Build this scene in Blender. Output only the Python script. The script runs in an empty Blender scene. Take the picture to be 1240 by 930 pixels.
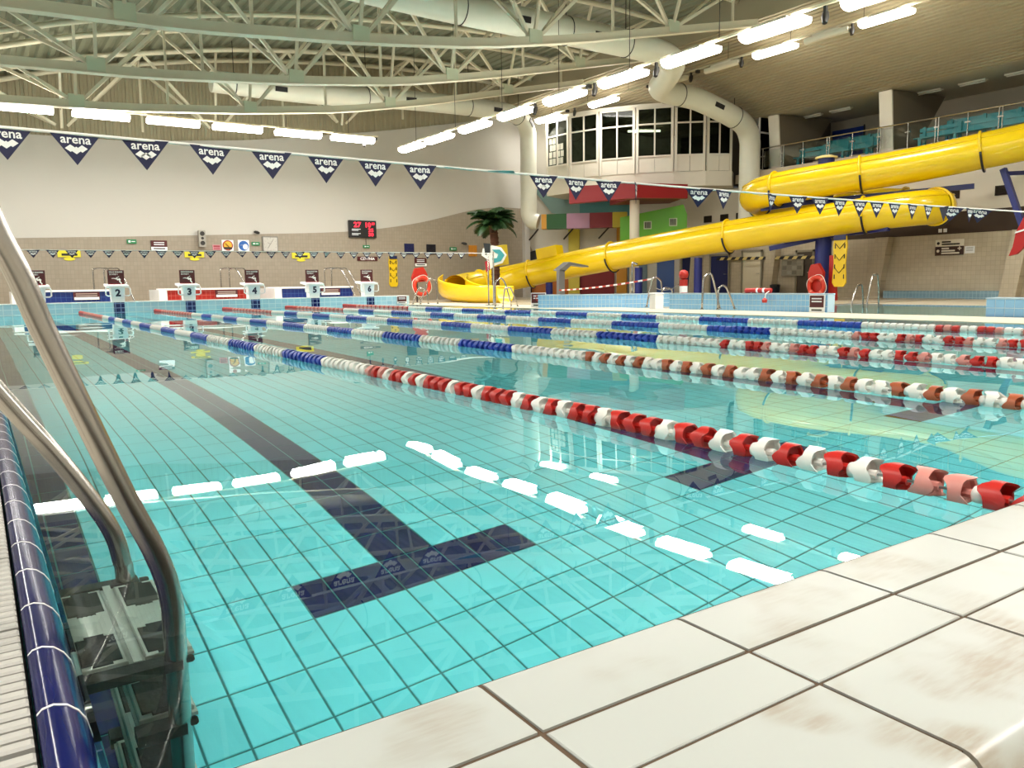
import bpy, math, random
import numpy as np
from mathutils import Vector, Matrix

# ------------------------------------------------------------------ camera, world, exposure
scene = bpy.context.scene
col = scene.collection
YAW, PITCH, ROLL = 0.5888, 0.125, -0.0137
CAM = Vector((-0.032, -0.603, 0.67))
fw = Vector((math.sin(YAW) * math.cos(PITCH), math.cos(YAW) * math.cos(PITCH), -math.sin(PITCH)))
r0 = Vector((math.cos(YAW), -math.sin(YAW), 0.0))
u0 = r0.cross(fw)
rt = r0 * math.cos(ROLL) + u0 * math.sin(ROLL)
up = -r0 * math.sin(ROLL) + u0 * math.cos(ROLL)
cam_data = bpy.data.cameras.new('camera')
cam_data.sensor_fit = 'HORIZONTAL'
cam_data.sensor_width = 36.0
cam_data.lens = 36.0 * 968.5 / 1240.0
cam_data.clip_start = 0.02
cam_data.clip_end = 300
cam = bpy.data.objects.new('camera', cam_data)
col.objects.link(cam)
cam.matrix_world = Matrix(((rt.x, up.x, -fw.x, CAM.x), (rt.y, up.y, -fw.y, CAM.y), (rt.z, up.z, -fw.z, CAM.z), (0, 0, 0, 1)))
scene.camera = cam

world = bpy.data.worlds.new('sky')
scene.world = world
world.use_nodes = True
world.node_tree.nodes['Background'].inputs[0].default_value = (0.62, 0.74, 1.0, 1)
world.node_tree.nodes['Background'].inputs[1].default_value = 1.2

vs = scene.view_settings
vs.view_transform = 'Standard'
vs.look = 'None'
vs.gamma = 1.0
vs.use_curve_mapping = False
vs.exposure = 0.0
LAMP_W = 108.0          # watts of one two-tube fitting
LAMP_COL = (1.0, 0.955, 0.89)
cy = scene.cycles
cy.use_denoising = True
cy.max_bounces = 10
cy.diffuse_bounces = 4
cy.glossy_bounces = 4
cy.transmission_bounces = 8
cy.transparent_max_bounces = 12
cy.sample_clamp_indirect = 0.0
cy.caustics_reflective = False
cy.caustics_refractive = True
cy.blur_glossy = 0.5

# ------------------------------------------------------------------ materials
MATS = {}
def lin(c):
    return tuple((x / 12.92 if x <= 0.04045 else ((x + 0.055) / 1.055) ** 2.4) for x in c)
def rgb(h):
    return lin((int(h[0:2], 16) / 255, int(h[2:4], 16) / 255, int(h[4:6], 16) / 255))
def mat(name, color, rough=0.5, metal=0.0, var=0.0, vscale=4.0, bump=0.0, bscale=40.0, spec=0.5, coat=0.0, stretch=None, dirt=None, dscale=3.0, damt=0.5):
    if name in MATS: return MATS[name]
    m = bpy.data.materials.new(name); m.use_nodes = True
    nt = m.node_tree; N = nt.nodes; L = nt.links
    p = N['Principled BSDF']
    if isinstance(color, str): color = rgb(color)
    p.inputs['Base Color'].default_value = (*color, 1)
    p.inputs['Roughness'].default_value = rough
    p.inputs['Metallic'].default_value = metal
    p.inputs['Specular IOR Level'].default_value = spec
    p.inputs['Coat Weight'].default_value = coat
    p.inputs['Coat Roughness'].default_value = 0.08
    tc = N.new('ShaderNodeTexCoord')
    out = tc.outputs['Object']
    if stretch:
        mp = N.new('ShaderNodeMapping'); mp.inputs['Scale'].default_value = stretch
        L.new(out, mp.inputs[0]); out = mp.outputs[0]
    csock = None
    nz = N.new('ShaderNodeTexNoise'); nz.inputs['Scale'].default_value = vscale; nz.inputs['Detail'].default_value = 3
    L.new(out, nz.inputs['Vector'])
    mx = N.new('ShaderNodeMix'); mx.data_type = 'RGBA'
    v = max(var, 0.03)
    mx.inputs['A'].default_value = (*[c * (1 - v) for c in color], 1)
    mx.inputs['B'].default_value = (*[min(1, c * (1 + v)) for c in color], 1)
    L.new(nz.outputs['Fac'], mx.inputs['Factor']); csock = mx.outputs['Result']
    if dirt:
        n2 = N.new('ShaderNodeTexNoise'); n2.inputs['Scale'].default_value = dscale; n2.inputs['Detail'].default_value = 6
        L.new(out, n2.inputs['Vector'])
        cr = N.new('ShaderNodeMapRange'); cr.inputs['From Min'].default_value = 0.5; cr.inputs['From Max'].default_value = 0.75
        cr.inputs['To Max'].default_value = damt
        L.new(n2.outputs['Fac'], cr.inputs['Value'])
        m2 = N.new('ShaderNodeMix'); m2.data_type = 'RGBA'
        L.new(cr.outputs[0], m2.inputs['Factor']); L.new(csock, m2.inputs['A'])
        m2.inputs['B'].default_value = (*rgb(dirt), 1); csock = m2.outputs['Result']
    L.new(csock, p.inputs['Base Color'])
    if bump:
        nb = N.new('ShaderNodeTexNoise'); nb.inputs['Scale'].default_value = bscale; nb.inputs['Detail'].default_value = 4
        L.new(out, nb.inputs['Vector'])
        bp = N.new('ShaderNodeBump'); bp.inputs['Strength'].default_value = bump; bp.inputs['Distance'].default_value = 0.01
        L.new(nb.outputs['Fac'], bp.inputs['Height']); L.new(bp.outputs[0], p.inputs['Normal'])
    MATS[name] = m
    return m
def emat(name, color, strength):
    if name in MATS: return MATS[name]
    m = bpy.data.materials.new(name); m.use_nodes = True
    p = m.node_tree.nodes['Principled BSDF']
    p.inputs['Base Color'].default_value = (*color, 1)
    p.inputs['Emission Color'].default_value = (*color, 1)
    p.inputs['Emission Strength'].default_value = strength
    MATS[name] = m; return m
def tilemat(name, c1, c2, grout, w, h, axes, gw=0.006, rough=0.25, bump=0.25):
    """small wall tiles seen from afar: grid from the world position; axes picks (u, v)"""
    if name in MATS: return MATS[name]
    m = bpy.data.materials.new(name); m.use_nodes = True
    nt = m.node_tree; N = nt.nodes; L = nt.links
    p = N['Principled BSDF']; p.inputs['Roughness'].default_value = rough
    g = N.new('ShaderNodeNewGeometry'); s = N.new('ShaderNodeSeparateXYZ'); L.new(g.outputs['Position'], s.inputs[0])
    c = N.new('ShaderNodeCombineXYZ')
    L.new(s.outputs[axes[0]], c.inputs[0]); L.new(s.outputs[axes[1]], c.inputs[1])
    b = N.new('ShaderNodeTexBrick'); b.offset = 0.0; b.squash = 1.0
    b.inputs['Color1'].default_value = (*rgb(c1), 1); b.inputs['Color2'].default_value = (*rgb(c2), 1)
    b.inputs['Mortar'].default_value = (*rgb(grout), 1)
    b.inputs['Scale'].default_value = 1.0; b.inputs['Mortar Size'].default_value = gw
    b.inputs['Mortar Smooth'].default_value = 0.2
    b.inputs['Brick Width'].default_value = w; b.inputs['Row Height'].default_value = h
    L.new(c.outputs[0], b.inputs['Vector']); L.new(b.outputs['Color'], p.inputs['Base Color'])
    bp = N.new('ShaderNodeBump'); bp.inputs['Strength'].default_value = bump; bp.inputs['Distance'].default_value = 0.004; bp.invert = True
    L.new(b.outputs['Fac'], bp.inputs['Height']); L.new(bp.outputs[0], p.inputs['Normal'])
    MATS[name] = m; return m

# ------------------------------------------------------------------ mesh helpers
class MB:
    """collects shapes given in world coordinates; build() links them as ONE mesh object"""
    def __init__(s): s.v = []; s.f = []; s.m = []
    def add(s, vs_, fs_, mi=0):
        b = len(s.v); s.v.extend(tuple(x) for x in vs_)
        for f in fs_: s.f.append(tuple(b + i for i in f)); s.m.append(mi)
        return s
    def box(s, x0, x1, y0, y1, z0, z1, mi=0):
        return s.add([(x0,y0,z0),(x1,y0,z0),(x1,y1,z0),(x0,y1,z0),(x0,y0,z1),(x1,y0,z1),(x1,y1,z1),(x0,y1,z1)],
                     [(0,3,2,1),(4,5,6,7),(0,1,5,4),(1,2,6,5),(2,3,7,6),(3,0,4,7)], mi)
    def bbox(s, x0, x1, y0, y1, z0, z1, b=0.01, mi=0):
        """box whose top edges are bevelled"""
        vv = [(x0,y0,z0),(x1,y0,z0),(x1,y1,z0),(x0,y1,z0),(x0,y0,z1-b),(x1,y0,z1-b),(x1,y1,z1-b),(x0,y1,z1-b),
              (x0+b,y0+b,z1),(x1-b,y0+b,z1),(x1-b,y1-b,z1),(x0+b,y1-b,z1)]
        return s.add(vv, [(0,3,2,1),(0,1,5,4),(1,2,6,5),(2,3,7,6),(3,0,4,7),(4,5,9,8),(5,6,10,9),(6,7,11,10),(7,4,8,11),(8,9,10,11)], mi)
    def obox(s, c, ax, ay, az, hx, hy, hz, mi=0):
        c = Vector(c); ax = Vector(ax).normalized(); ay = Vector(ay).normalized(); az = Vector(az).normalized()
        P = []
        for sz in (-1, 1):
            for sx, sy in ((-1,-1),(1,-1),(1,1),(-1,1)):
                P.append(c + ax*hx*sx + ay*hy*sy + az*hz*sz)
        return s.add(P, [(0,3,2,1),(4,5,6,7),(0,1,5,4),(1,2,6,5),(2,3,7,6),(3,0,4,7)], mi)
    def bar(s, a, b, w, h, upv=(0,0,1), mi=0):
        a = Vector(a); b = Vector(b); d = (b - a); L_ = d.length; d.normalize()
        sd = d.cross(Vector(upv))
        if sd.length < 1e-5: sd = Vector((1,0,0))
        sd.normalize(); u_ = sd.cross(d)
        return s.obox((a+b)/2, d, sd, u_, L_/2, w/2, h/2, mi)
    def tube(s, pts, r, n=10, caps=True, mi=0, closed=False):
        pts = [Vector(p) for p in pts]; K = len(pts)
        rs = r if isinstance(r, (list, tuple)) else [r]*K
        rings = []; ref = None
        for i, p in enumerate(pts):
            if closed: t = pts[(i+1) % K] - pts[i-1]
            else: t = pts[min(i+1, K-1)] - pts[max(i-1, 0)]
            t.normalize()
            if ref is None:
                ref = Vector((0,0,1)) if abs(t.z) < 0.9 else Vector((1,0,0))
            ref = (ref - t*ref.dot(t))
            if ref.length < 1e-6: ref = t.orthogonal()
            ref.normalize(); bi = t.cross(ref)
            rings.append([p + (ref*math.cos(2*math.pi*k/n) + bi*math.sin(2*math.pi*k/n))*rs[i] for k in range(n)])
        vv = [q for rg in rings for q in rg]; ff = []
        for i in range(K if closed else K-1):
            j = (i+1) % K
            for k in range(n):
                k2 = (k+1) % n
                ff.append((i*n+k, i*n+k2, j*n+k2, j*n+k))
        if caps and not closed:
            ff.append(tuple(range(n-1, -1, -1))); ff.append(tuple((K-1)*n+k for k in range(n)))
        return s.add(vv, ff, mi)
    def lathe(s, prof, c=(0,0,0), axis=(0,0,1), n=16, mi=0):
        """prof = [(radius, height)] turned about axis through c"""
        a = Vector(axis).normalized(); e1 = a.orthogonal().normalized(); e2 = a.cross(e1); c = Vector(c)
        vv = []; ff = []
        for (r, h) in prof:
            for k in range(n):
                t = 2*math.pi*k/n
                vv.append(c + a*h + (e1*math.cos(t)+e2*math.sin(t))*r)
        K = len(prof)
        for i in range(K-1):
            for k in range(n):
                k2 = (k+1) % n
                ff.append((i*n+k, i*n+k2, (i+1)*n+k2, (i+1)*n+k))
        ff.append(tuple(range(n-1,-1,-1))); ff.append(tuple((K-1)*n+k for k in range(n)))
        return s.add(vv, ff, mi)
    def prism(s, poly, d, mi=0):
        """poly = 3D outline, d = extrusion vector"""
        poly = [Vector(p) for p in poly]; d = Vector(d); n = len(poly)
        vv = poly + [p + d for p in poly]
        ff = [tuple(range(n-1,-1,-1)), tuple(range(n, 2*n))] + [(i, (i+1)%n, n+(i+1)%n, n+i) for i in range(n)]
        return s.add(vv, ff, mi)
    def grid(s, P, mi=0):
        """P[i][j] points -> quads"""
        a = len(P); b = len(P[0]); vv = [p for row in P for p in row]
        return s.add(vv, [(i*b+j, i*b+j+1, (i+1)*b+j+1, (i+1)*b+j) for i in range(a-1) for j in range(b-1)], mi)
    def mesh(s, name, mats, org=(0,0,0), smooth=False):
        me = bpy.data.meshes.new(name)
        o = Vector(org)
        me.from_pydata([(p[0]-o.x, p[1]-o.y, p[2]-o.z) for p in s.v], [], s.f)
        for m in (mats if isinstance(mats, (list, tuple)) else [mats]): me.materials.append(m)
        if any(s.m): me.polygons.foreach_set('material_index', s.m)
        if smooth:
            me.polygons.foreach_set('use_smooth', [True]*len(me.polygons))
            if smooth is not True: me.set_sharp_from_angle(angle=math.radians(smooth))
        me.update(); return me
    def build(s, name, mats, parent=None, org=None, smooth=False):
        if org is None:
            org = wloc(parent) if parent is not None else (0,0,0)
        ob = bpy.data.objects.new(name, s.mesh(name, mats, org, smooth))
        col.objects.link(ob)
        if parent is not None: ob.parent = parent
        else: ob.location = org
        return ob
WL = {}
def wloc(o):
    v = Vector((0,0,0))
    while o is not None:
        v += Vector(o.location); o = o.parent
    return v
def tag(o, label=None, cat=None, group=None, kind=None):
    if label: o['label'] = label
    if cat: o['category'] = cat
    if group: o['group'] = group
    if kind: o['kind'] = kind
    return o
def thing(name, label, cat, loc=(0,0,0), group=None):
    o = bpy.data.objects.new(name, None); o.empty_display_size = 0.1
    col.objects.link(o); o.location = loc
    return tag(o, label, cat, group)
def struct(o): o['kind'] = 'structure'; return o
def stuff(o): o['kind'] = 'stuff'; return o
def inst(name, me, parent, loc=(0,0,0), rot=None, scale=None):
    """another object sharing mesh data; loc is in the parent's frame"""
    o = bpy.data.objects.new(name, me); col.objects.link(o)
    if parent is not None: o.parent = parent
    o.location = loc
    if rot: o.rotation_euler = rot
    if scale: o.scale = scale
    return o
def dup(root, dloc, label=None, group=None):
    def cp(o, par):
        c = o.copy(); col.objects.link(c); c.parent = par
        for ch in [x for x in o.children]: cp(ch, c)
        return c
    r = cp(root, None); r.location = Vector(root.location) + Vector(dloc)
    if label: r['label'] = label
    if group: r['group'] = group
    return r
TXT = {}
def text_geo(body, bold=0.0):
    """flat outline lettering of unit size, centred: (verts2d, faces, width, height)"""
    k = (body, bold)
    if k in TXT: return TXT[k]
    cu = bpy.data.curves.new('lettering', 'FONT'); cu.body = body; cu.align_x = 'CENTER'; cu.align_y = 'CENTER'
    cu.offset = bold; cu.resolution_u = 2; cu.space_line = 0.95
    ob = bpy.data.objects.new('lettering', cu); col.objects.link(ob)
    dg = bpy.context.evaluated_depsgraph_get()
    me = bpy.data.meshes.new_from_object(ob.evaluated_get(dg))
    vv = [(v.co.x, v.co.y) for v in me.vertices]; ff = [tuple(p.vertices) for p in me.polygons]
    bpy.data.objects.remove(ob); bpy.data.curves.remove(cu); bpy.data.meshes.remove(me)
    xs = [a for a, b in vv] or [0]; ys = [b for a, b in vv] or [0]
    cx, cy_ = (min(xs)+max(xs))/2, (min(ys)+max(ys))/2
    vv = [(a-cx, b-cy_) for a, b in vv]
    TXT[k] = (vv, ff, max(xs)-min(xs), max(ys)-min(ys)); return TXT[k]
def put_text(mb, body, c, ex, ey, w=None, h=None, mi=0, bold=0.0):
    """lettering at c; ex, ey unit axes; fitted to width w and height h"""
    vv, ff, tw, th = text_geo(body, bold)
    sx = (w/tw) if w else None; sy = (h/th) if h else None
    sx = sx or sy; sy = sy or sx
    c = Vector(c); ex = Vector(ex); ey = Vector(ey)
    mb.add([c + ex*(a*sx) + ey*(b*sy) for a, b in vv], ff, mi)
def interp(pts, x):
    for (a, b), (c, d) in zip(pts, pts[1:]):
        if x <= c: return b + (d-b)*(x-a)/(c-a)
    return pts[-1][1]
def crspline(pts, k=6):
    P = [Vector(p) for p in pts]; P = [P[0]*2-P[1]] + P + [P[-1]*2-P[-2]]
    o = []
    for i in range(1, len(P)-2):
        a, b, c, d = P[i-1:i+3]
        for j in range(k):
            t = j/k
            o.append(0.5*((2*b) + (c-a)*t + (2*a-5*b+4*c-d)*t*t + (3*b-a-3*c+d)*t**3))
    o.append(P[-2]); return o

# ------------------------------------------------------------------ swimming pool basin
POOL_W, POOL_L, DEP = 12.42, 25.0, 1.33
LANES = [1.41, 3.41, 5.41, 7.41, 9.41, 11.36]
M_grout = mat('pool grout', '2b7f84', 0.7)
M_aqua = mat('aqua pool tile', (0.20, 0.85, 0.94), 0.2, var=0.10, vscale=1.3)
M_navy = mat('navy pool tile', (0.004, 0.006, 0.085), 0.2, var=0.2)
M_lblue = tilemat('light blue wall tile far', 'b2d8e6', 'a4cfe0', 'dcedf2', 0.205, 0.14, (0, 2), 0.008)
M_lblueY = tilemat('light blue wall tile along', '8fbfe0', '7fb2d8', 'cfe4f2', 0.125, 0.125, (1, 2), 0.006)

pool_floor = struct(MB().box(-0.1, POOL_W+0.1, -0.1, POOL_L+0.1, -DEP-0.2, -DEP-0.004).build('pool_floor', M_grout))
tx0, ty0, TW, TL, G = 0.035, 0.13, 0.125, 0.25, 0.007
def floor_navy(cx, cyy):
    if cx < 0.29: return True
    for c in LANES:
        if abs(cx - c) < 0.126 and 2.13 < cyy < 22.9: return True
        if abs(cx - c) < 0.51 and (2.13 < cyy < 2.38 or 22.63 < cyy < 22.88): return True
    return False
def tile_mesh(name, w, l, m, h=0.006, b=0.002):
    return MB().bbox(-w/2, w/2, -l/2, l/2, -h, 0, b).mesh(name, m)
tm_a = tile_mesh('tile', TW-G, TL-G, M_aqua); tm_n = tile_mesh('tile', TW-G, TL-G, M_navy)
cells = []
for i in range(100):
    for j in range(-1, 100):
        cx = tx0 + (i+0.5)*TW; cyy = ty0 + (j+0.5)*TL
        if cx > POOL_W or cyy < 0.02 or cyy > POOL_L: continue
        d = math.hypot(cx - CAM.x, cyy - CAM.y)
        az = math.degrees(math.atan2(cx - CAM.x, cyy - CAM.y))
        seen = 0 < az < 66 and cyy + 0.25*cx > 1.15
        cells.append((d if seen else d + 1000, cx, cyy))
cells.sort()
for d, cx, cyy in cells[:300]:
    inst('tile', tm_n if floor_navy(cx, cyy) else tm_a, pool_floor, (cx, cyy, -DEP))
rest = MB(); 
for d, cx, cyy in cells[300:]:
    mi = 1 if floor_navy(cx, cyy) else 0
    a, b, c, e = cx-TW/2+G/2, cx+TW/2-G/2, cyy-TL/2+G/2, cyy+TL/2-G/2
    z1, z0 = -DEP, -DEP-0.005
    rest.add([(a,c,z1),(b,c,z1),(b,e,z1),(a,e,z1),(a,c,z0),(b,c,z0),(b,e,z0),(a,e,z0)], [(0,1,2,3),(4,5,1,0),(5,6,2,1),(6,7,3,2),(7,4,0,3)], mi)
stuff(rest.build('tile_field', [M_aqua, M_navy], pool_floor))

# pool walls
wl = struct(MB().box(-0.0025, 0.049, -0.4, POOL_L+0.3, -DEP-0.2, -0.045).build('pool_wall_left', M_grout))
struct(MB().box(POOL_W, POOL_W+0.25, 0, POOL_L, -DEP-0.2, -0.03).build('pool_wall_right', M_lblueY))
pf = struct(MB().bbox(-3.5, 12.75, POOL_L, POOL_L+0.45, -DEP-0.2, 0.29, 0.02).build('pool_wall_far', M_lblue))
cap = MB()
for i in range(65):
    x = -3.5 + i*0.25
    cap.bbox(x+0.004, x+0.246, POOL_L-0.015, POOL_L+0.46, 0.285, 0.302, 0.006)
stuff(cap.build('coping_row', mat('pale coping tile', 'dfe6e4', 0.4), pf))
pn = struct(MB().box(-3.5, 14.0, -0.315, -0.012, -DEP-0.2, 0.3078).build('pool_wall_near', mat('coping grout', '4f3d2b', 0.9, var=0.2, vscale=30)))
M_nvt = tilemat('navy stripe tile', '10205e', '0c1a52', '7f97c4', 0.14, 0.125, (0, 2), 0.01)
for c in (1.46, 3.46, 5.42, 7.37, 9.33, 11.28):
    MB().box(c-0.14, c+0.14, POOL_L-0.008, POOL_L+0.001, -DEP+0.3, 0.283).build('target_stripe', M_nvt, pf)

# coping tiles of the near end wall: three rows of glazed tiles with brown joints
M_cop = mat('cream coping tile', 'eae9dd', 0.32, var=0.05, vscale=6, dirt='c9a87c', dscale=5.0, damt=0.0, spec=0.45)
def coping_mat(name, seed, amt):
    """cream glaze with brown water stains whose shape comes from noise"""
    m = bpy.data.materials.new(name); m.use_nodes = True
    nt = m.node_tree; N = nt.nodes; L = nt.links; p = N['Principled BSDF']
    p.inputs['Roughness'].default_value = 0.35
    tc = N.new('ShaderNodeNewGeometry'); mp = N.new('ShaderNodeMapping')
    mp.inputs['Location'].default_value = (seed*3.1, seed*1.7, 0); mp.inputs['Scale'].default_value = (1.0, 1.0, 1.0)
    mp.inputs['Rotation'].default_value = (0, 0, 0.5)
    L.new(tc.outputs['Position'], mp.inputs[0])
    a = N.new('ShaderNodeTexNoise'); a.inputs['Scale'].default_value = 9.0; a.inputs['Detail'].default_value = 2
    L.new(mp.outputs[0], a.inputs['Vector'])
    mp2 = N.new('ShaderNodeMapping'); mp2.inputs['Scale'].default_value = (30, 190, 1); mp2.inputs['Rotation'].default_value = (0, 0, -0.35)
    L.new(tc.outputs['Position'], mp2.inputs[0])
    b = N.new('ShaderNodeTexNoise'); b.inputs['Scale'].default_value = 1.0; b.inputs['Detail'].default_value = 5
    L.new(mp2.outputs[0], b.inputs['Vector'])
    mr = N.new('ShaderNodeMapRange'); mr.inputs['From Min'].default_value = 0.48; mr.inputs['From Max'].default_value = 0.68
    mr.interpolation_type = 'SMOOTHSTEP'
    L.new(a.outputs['Fac'], mr.inputs['Value'])
    m2 = N.new('ShaderNodeMapRange'); m2.inputs['From Min'].default_value = 0.30; m2.inputs['From Max'].default_value = 0.62
    m2.inputs['To Min'].default_value = 0.35
    L.new(b.outputs['Fac'], m2.inputs['Value'])
    mu = N.new('ShaderNodeMath'); mu.operation = 'MULTIPLY'; L.new(mr.outputs[0], mu.inputs[0]); L.new(m2.outputs[0], mu.inputs[1])
    ms = N.new('ShaderNodeMath'); ms.operation = 'MULTIPLY'; L.new(mu.outputs[0], ms.inputs[0]); ms.inputs[1].default_value = amt
    mx = N.new('ShaderNodeMix'); mx.data_type = 'RGBA'
    mx.inputs['A'].default_value = (*rgb('a5a8a3'), 1); mx.inputs['B'].default_value = (*rgb('7d6644'), 1)
    L.new(ms.outputs[0], mx.inputs['Factor']); L.new(mx.outputs['Result'], p.inputs['Base Color'])
    return m
M_c1 = coping_mat('coping glaze clean', 1.0, 0.35); M_c2 = coping_mat('coping glaze light stain', 2.3, 0.25); M_c3 = coping_mat('coping glaze stained', 4.0, 0.55)
def nosing(name, x0, x1, y0, y1, z1, m, round_side):
    """tile with one long edge rolled over"""
    s = MB(); prof = []
    R_ = 0.022
    if round_side > 0:   # rolled at +y
        prof = [(y0, z1-0.02), (y0, z1)] + [(y1-R_+R_*math.sin(t), z1-R_+R_*math.cos(t)) for t in [k*math.pi/10 for k in range(6)]] + [(y1, z1-0.05), (y1-0.012, z1-0.05), (y1-0.014, z1-0.02)]
    else:
        prof = [(y1, z1-0.02), (y1, z1)] + [(y0+R_-R_*math.sin(t), z1-R_+R_*math.cos(t)) for t in [k*math.pi/10 for k in range(6)]] + [(y0, z1-0.06), (y0+0.012, z1-0.06), (y0+0.014, z1-0.02)]
    s.prism([(x0, a, b) for a, b in prof], (x1-x0, 0, 0))
    return s.mesh(name, m, (x0, 0, 0), smooth=30)
ZC = 0.31
m_r1 = nosing('coping_tile', 0, 0.2445, -0.1085, 0.0, ZC, M_c1, 1)
m_r3 = nosing('coping_tile', 0, 0.2445, -0.335, -0.192, ZC, M_c3, -1)
m_r2 = MB().bbox(0, 0.2445, -0.1875, -0.113, ZC-0.02, ZC, 0.0012).mesh('coping_tile', M_c2)
for k in range(-9, 46):
    x = 0.324 + k*0.25
    for m_ in (m_r1, m_r2, m_r3): inst('coping_tile', m_, pn, (x, 0, 0))

# navy rolled-edge tiles on the overflow edge of the long side, one every 25 cm
M_ned = mat('navy glazed edge tile', (0.004, 0.007, 0.07), 0.16, var=0.25, vscale=12, spec=0.15)
M_wg = mat('white grout', 'e8e6df', 0.6)
prof = [(-0.002, -0.04), (-0.002, 0.006), (0.006, 0.014), (0.022, 0.017), (0.04, 0.011), (0.055, -0.003), (0.066, -0.022), (0.072, -0.05), (0.074, -0.16), (0.05, -0.16), (0.05, -0.045)]
edge_me = MB().prism([(a, 0.003, b) for a, b in prof], (0, 0.244, 0)).mesh('edge_tile', M_ned, smooth=40)
gprof = [(a-0.001 if a < 0.03 else a-0.0015, b-0.0015) for a, b in prof]
grout_me = MB().prism([(a + (0.0008 if a > 0.03 else 0), -0.003, b + 0.0008) for a, b in prof], (0, 0.006, 0)).mesh('grout_line', M_wg, smooth=40)
for k in range(0, 100):
    y = 0.05 + k*0.25
    inst('edge_tile', edge_me, wl, (0, y, 0)); inst('grout_line', grout_me, wl, (0, y, 0))

# overflow gutter grating: white slats, panels of 25 cm
M_gr = mat('white plastic grating', 'a8a69f', 0.45, var=0.04)
M_gdark = mat('gutter dark', (0.02, 0.02, 0.022), 0.8)
struct(MB().box(-0.36, -0.004, -0.35, POOL_L, -0.12, -0.06).build('gutter_channel', M_gdark))
gg = thing('gutter_grating', 'white plastic slatted grating over the overflow gutter beside navy edge tiles', 'grating', (-0.18, 0, 0.0))
slat_me = MB().bbox(-0.17, 0.17, -0.0125, 0.0125, -0.03, 0.012, 0.004).mesh('slat', M_gr)
far_sl = MB(); ns = 0
for k in range(1300):
    y = -0.3 + k*0.0355 + 0.008*(k//14)
    if y > POOL_L: break
    if 0.3 < y < 9.5:
        inst('slat', slat_me, gg, (0, y, 0)); ns += 1
    else: far_sl.box(-0.35, -0.01, y-0.0125, y+0.0125, -0.03, 0.012)
stuff(far_sl.build('slat_run', M_gr, gg))
for xx in (-0.335, -0.19, -0.04):
    MB().box(xx-0.004, xx+0.004, -0.3, POOL_L, -0.055, -0.02).build('carrier_bar', M_gr, gg)
# decks
M_deckL = mat('cream deck tile', 'd9d2c2', 0.5, var=0.06, vscale=3)
struct(MB().box(-6.0, -0.362, -6, 31.5, -0.3, 0.0).build('floor_left', M_deckL))
struct(MB().box(-6.0, 30.0, -6, -0.336, -0.3, -0.002).build('floor_near', M_deckL))
M_deckF = tilemat('far deck tile', 'cfc5b2', 'c6bca8', 'a89c86', 0.2, 0.2, (0, 1), 0.01)
struct(MB().box(-0.362, 24.5, POOL_L+0.45, 34, -0.3, -0.004).build('floor_far', M_deckF))

# water
def water_mat(name, tint):
    m = bpy.data.materials.new(name); m.use_nodes = True
    nt = m.node_tree; N = nt.nodes; L = nt.links
    N.remove(N['Principled BSDF'])
    g = N.new('ShaderNodeBsdfGlass'); g.inputs['Color'].default_value = (*tint, 1); g.inputs['Roughness'].default_value = 0.0; g.inputs['IOR'].default_value = 1.333
    L.new(g.outputs[0], N['Material Output'].inputs['Surface'])
    return m
M_water = water_mat('pool water', (0.90, 1.0, 1.0))
WX, WY = 84, 168
rows = []
for i in range(WX+1):
    x = 0.0755 + (POOL_W - 0.076)*i/WX
    row = []
    for j in range(WY+1):
        y = -0.011 + (POOL_L + 0.0105)*j/WY
        z = -0.006 + 0.00042*math.sin(5.1*x + 2.3*y) + 0.00036*math.sin(-3.7*x + 4.4*y + 1.3) + 0.0003*math.sin(7.9*x - 1.2*y + 0.7) + 0.0003*math.sin(1.1*x + 6.3*y + 2.1)
        row.append((x, y, z))
    rows.append(row)
wm = MB(); b_ = WY + 1
wm.add([p for r_ in rows for p in r_], [(i*b_+j, (i+1)*b_+j, (i+1)*b_+j+1, i*b_+j+1) for i in range(WX) for j in range(WY)])
w = wm.build('pool_water', M_water, org=(0, 0, 0), smooth=True)
tag(w, 'clear turquoise water filling the tiled lap pool', 'water', kind='stuff')

# ------------------------------------------------------------------ hall: walls, roof, soffit
FW = 31.5                                   # far wall plane
TOPC = [(-4.6, 5.3), (-4, 5.6), (-2, 6.4), (0, 7.05), (1.2, 7.4), (3, 7.95), (4.6, 8.3), (8, 8.95), (10.5, 9.25), (13, 9.5), (15.5, 9.65), (18.5, 9.7), (21.5, 9.6), (24.5, 9.3)]
BOTC = [(-4, 5.45), (-2, 5.75), (1, 5.88), (4, 5.97), (7.8, 6.28), (11, 6.65), (14, 7.2), (17, 7.85), (20, 8.5), (22, 8.95)]
def zr(x): return interp(TOPC, x) + 0.22
M_white = mat('white painted wall', 'bdbab2', 0.8, var=0.03, vscale=0.4)
M_beige = tilemat('beige wall tile', '988e7e', '928878', '887e6e', 0.12, 0.15, (0, 2), 0.005, 0.45, 0.1)
M_beigeY = tilemat('beige wall tile side', 'c4b8a0', 'bcb098', 'aca088', 0.15, 0.15, (1, 2), 0.005, 0.45, 0.1)
M_gable = mat('brown corrugated sheet', 'a29a80', 0.6, var=0.05)
M_roof = mat('grey green roof sheet', '7b7f6a', 0.55, var=0.06, vscale=1.0)
M_truss = mat('cream painted steel', 'd6d0b8', 0.45, var=0.05)
M_gus = mat('pale green gusset', 'c9d0b6', 0.5)
M_soff = mat('tan soffit plank', 'a2967a', 0.6, var=0.05, vscale=2)
EDGE1 = [(-5, 2.25), (-2, 2.3), (1.35, 2.42), (5, 2.55), (9.1, 2.72), (12, 2.84), (13.8, 2.96), (15.6, 3.2), (17.1, 3.48), (18.4, 3.82), (19.4, 4.06), (20.4, 4.2), (21.4, 4.25), (22.1, 4.2)]
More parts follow.
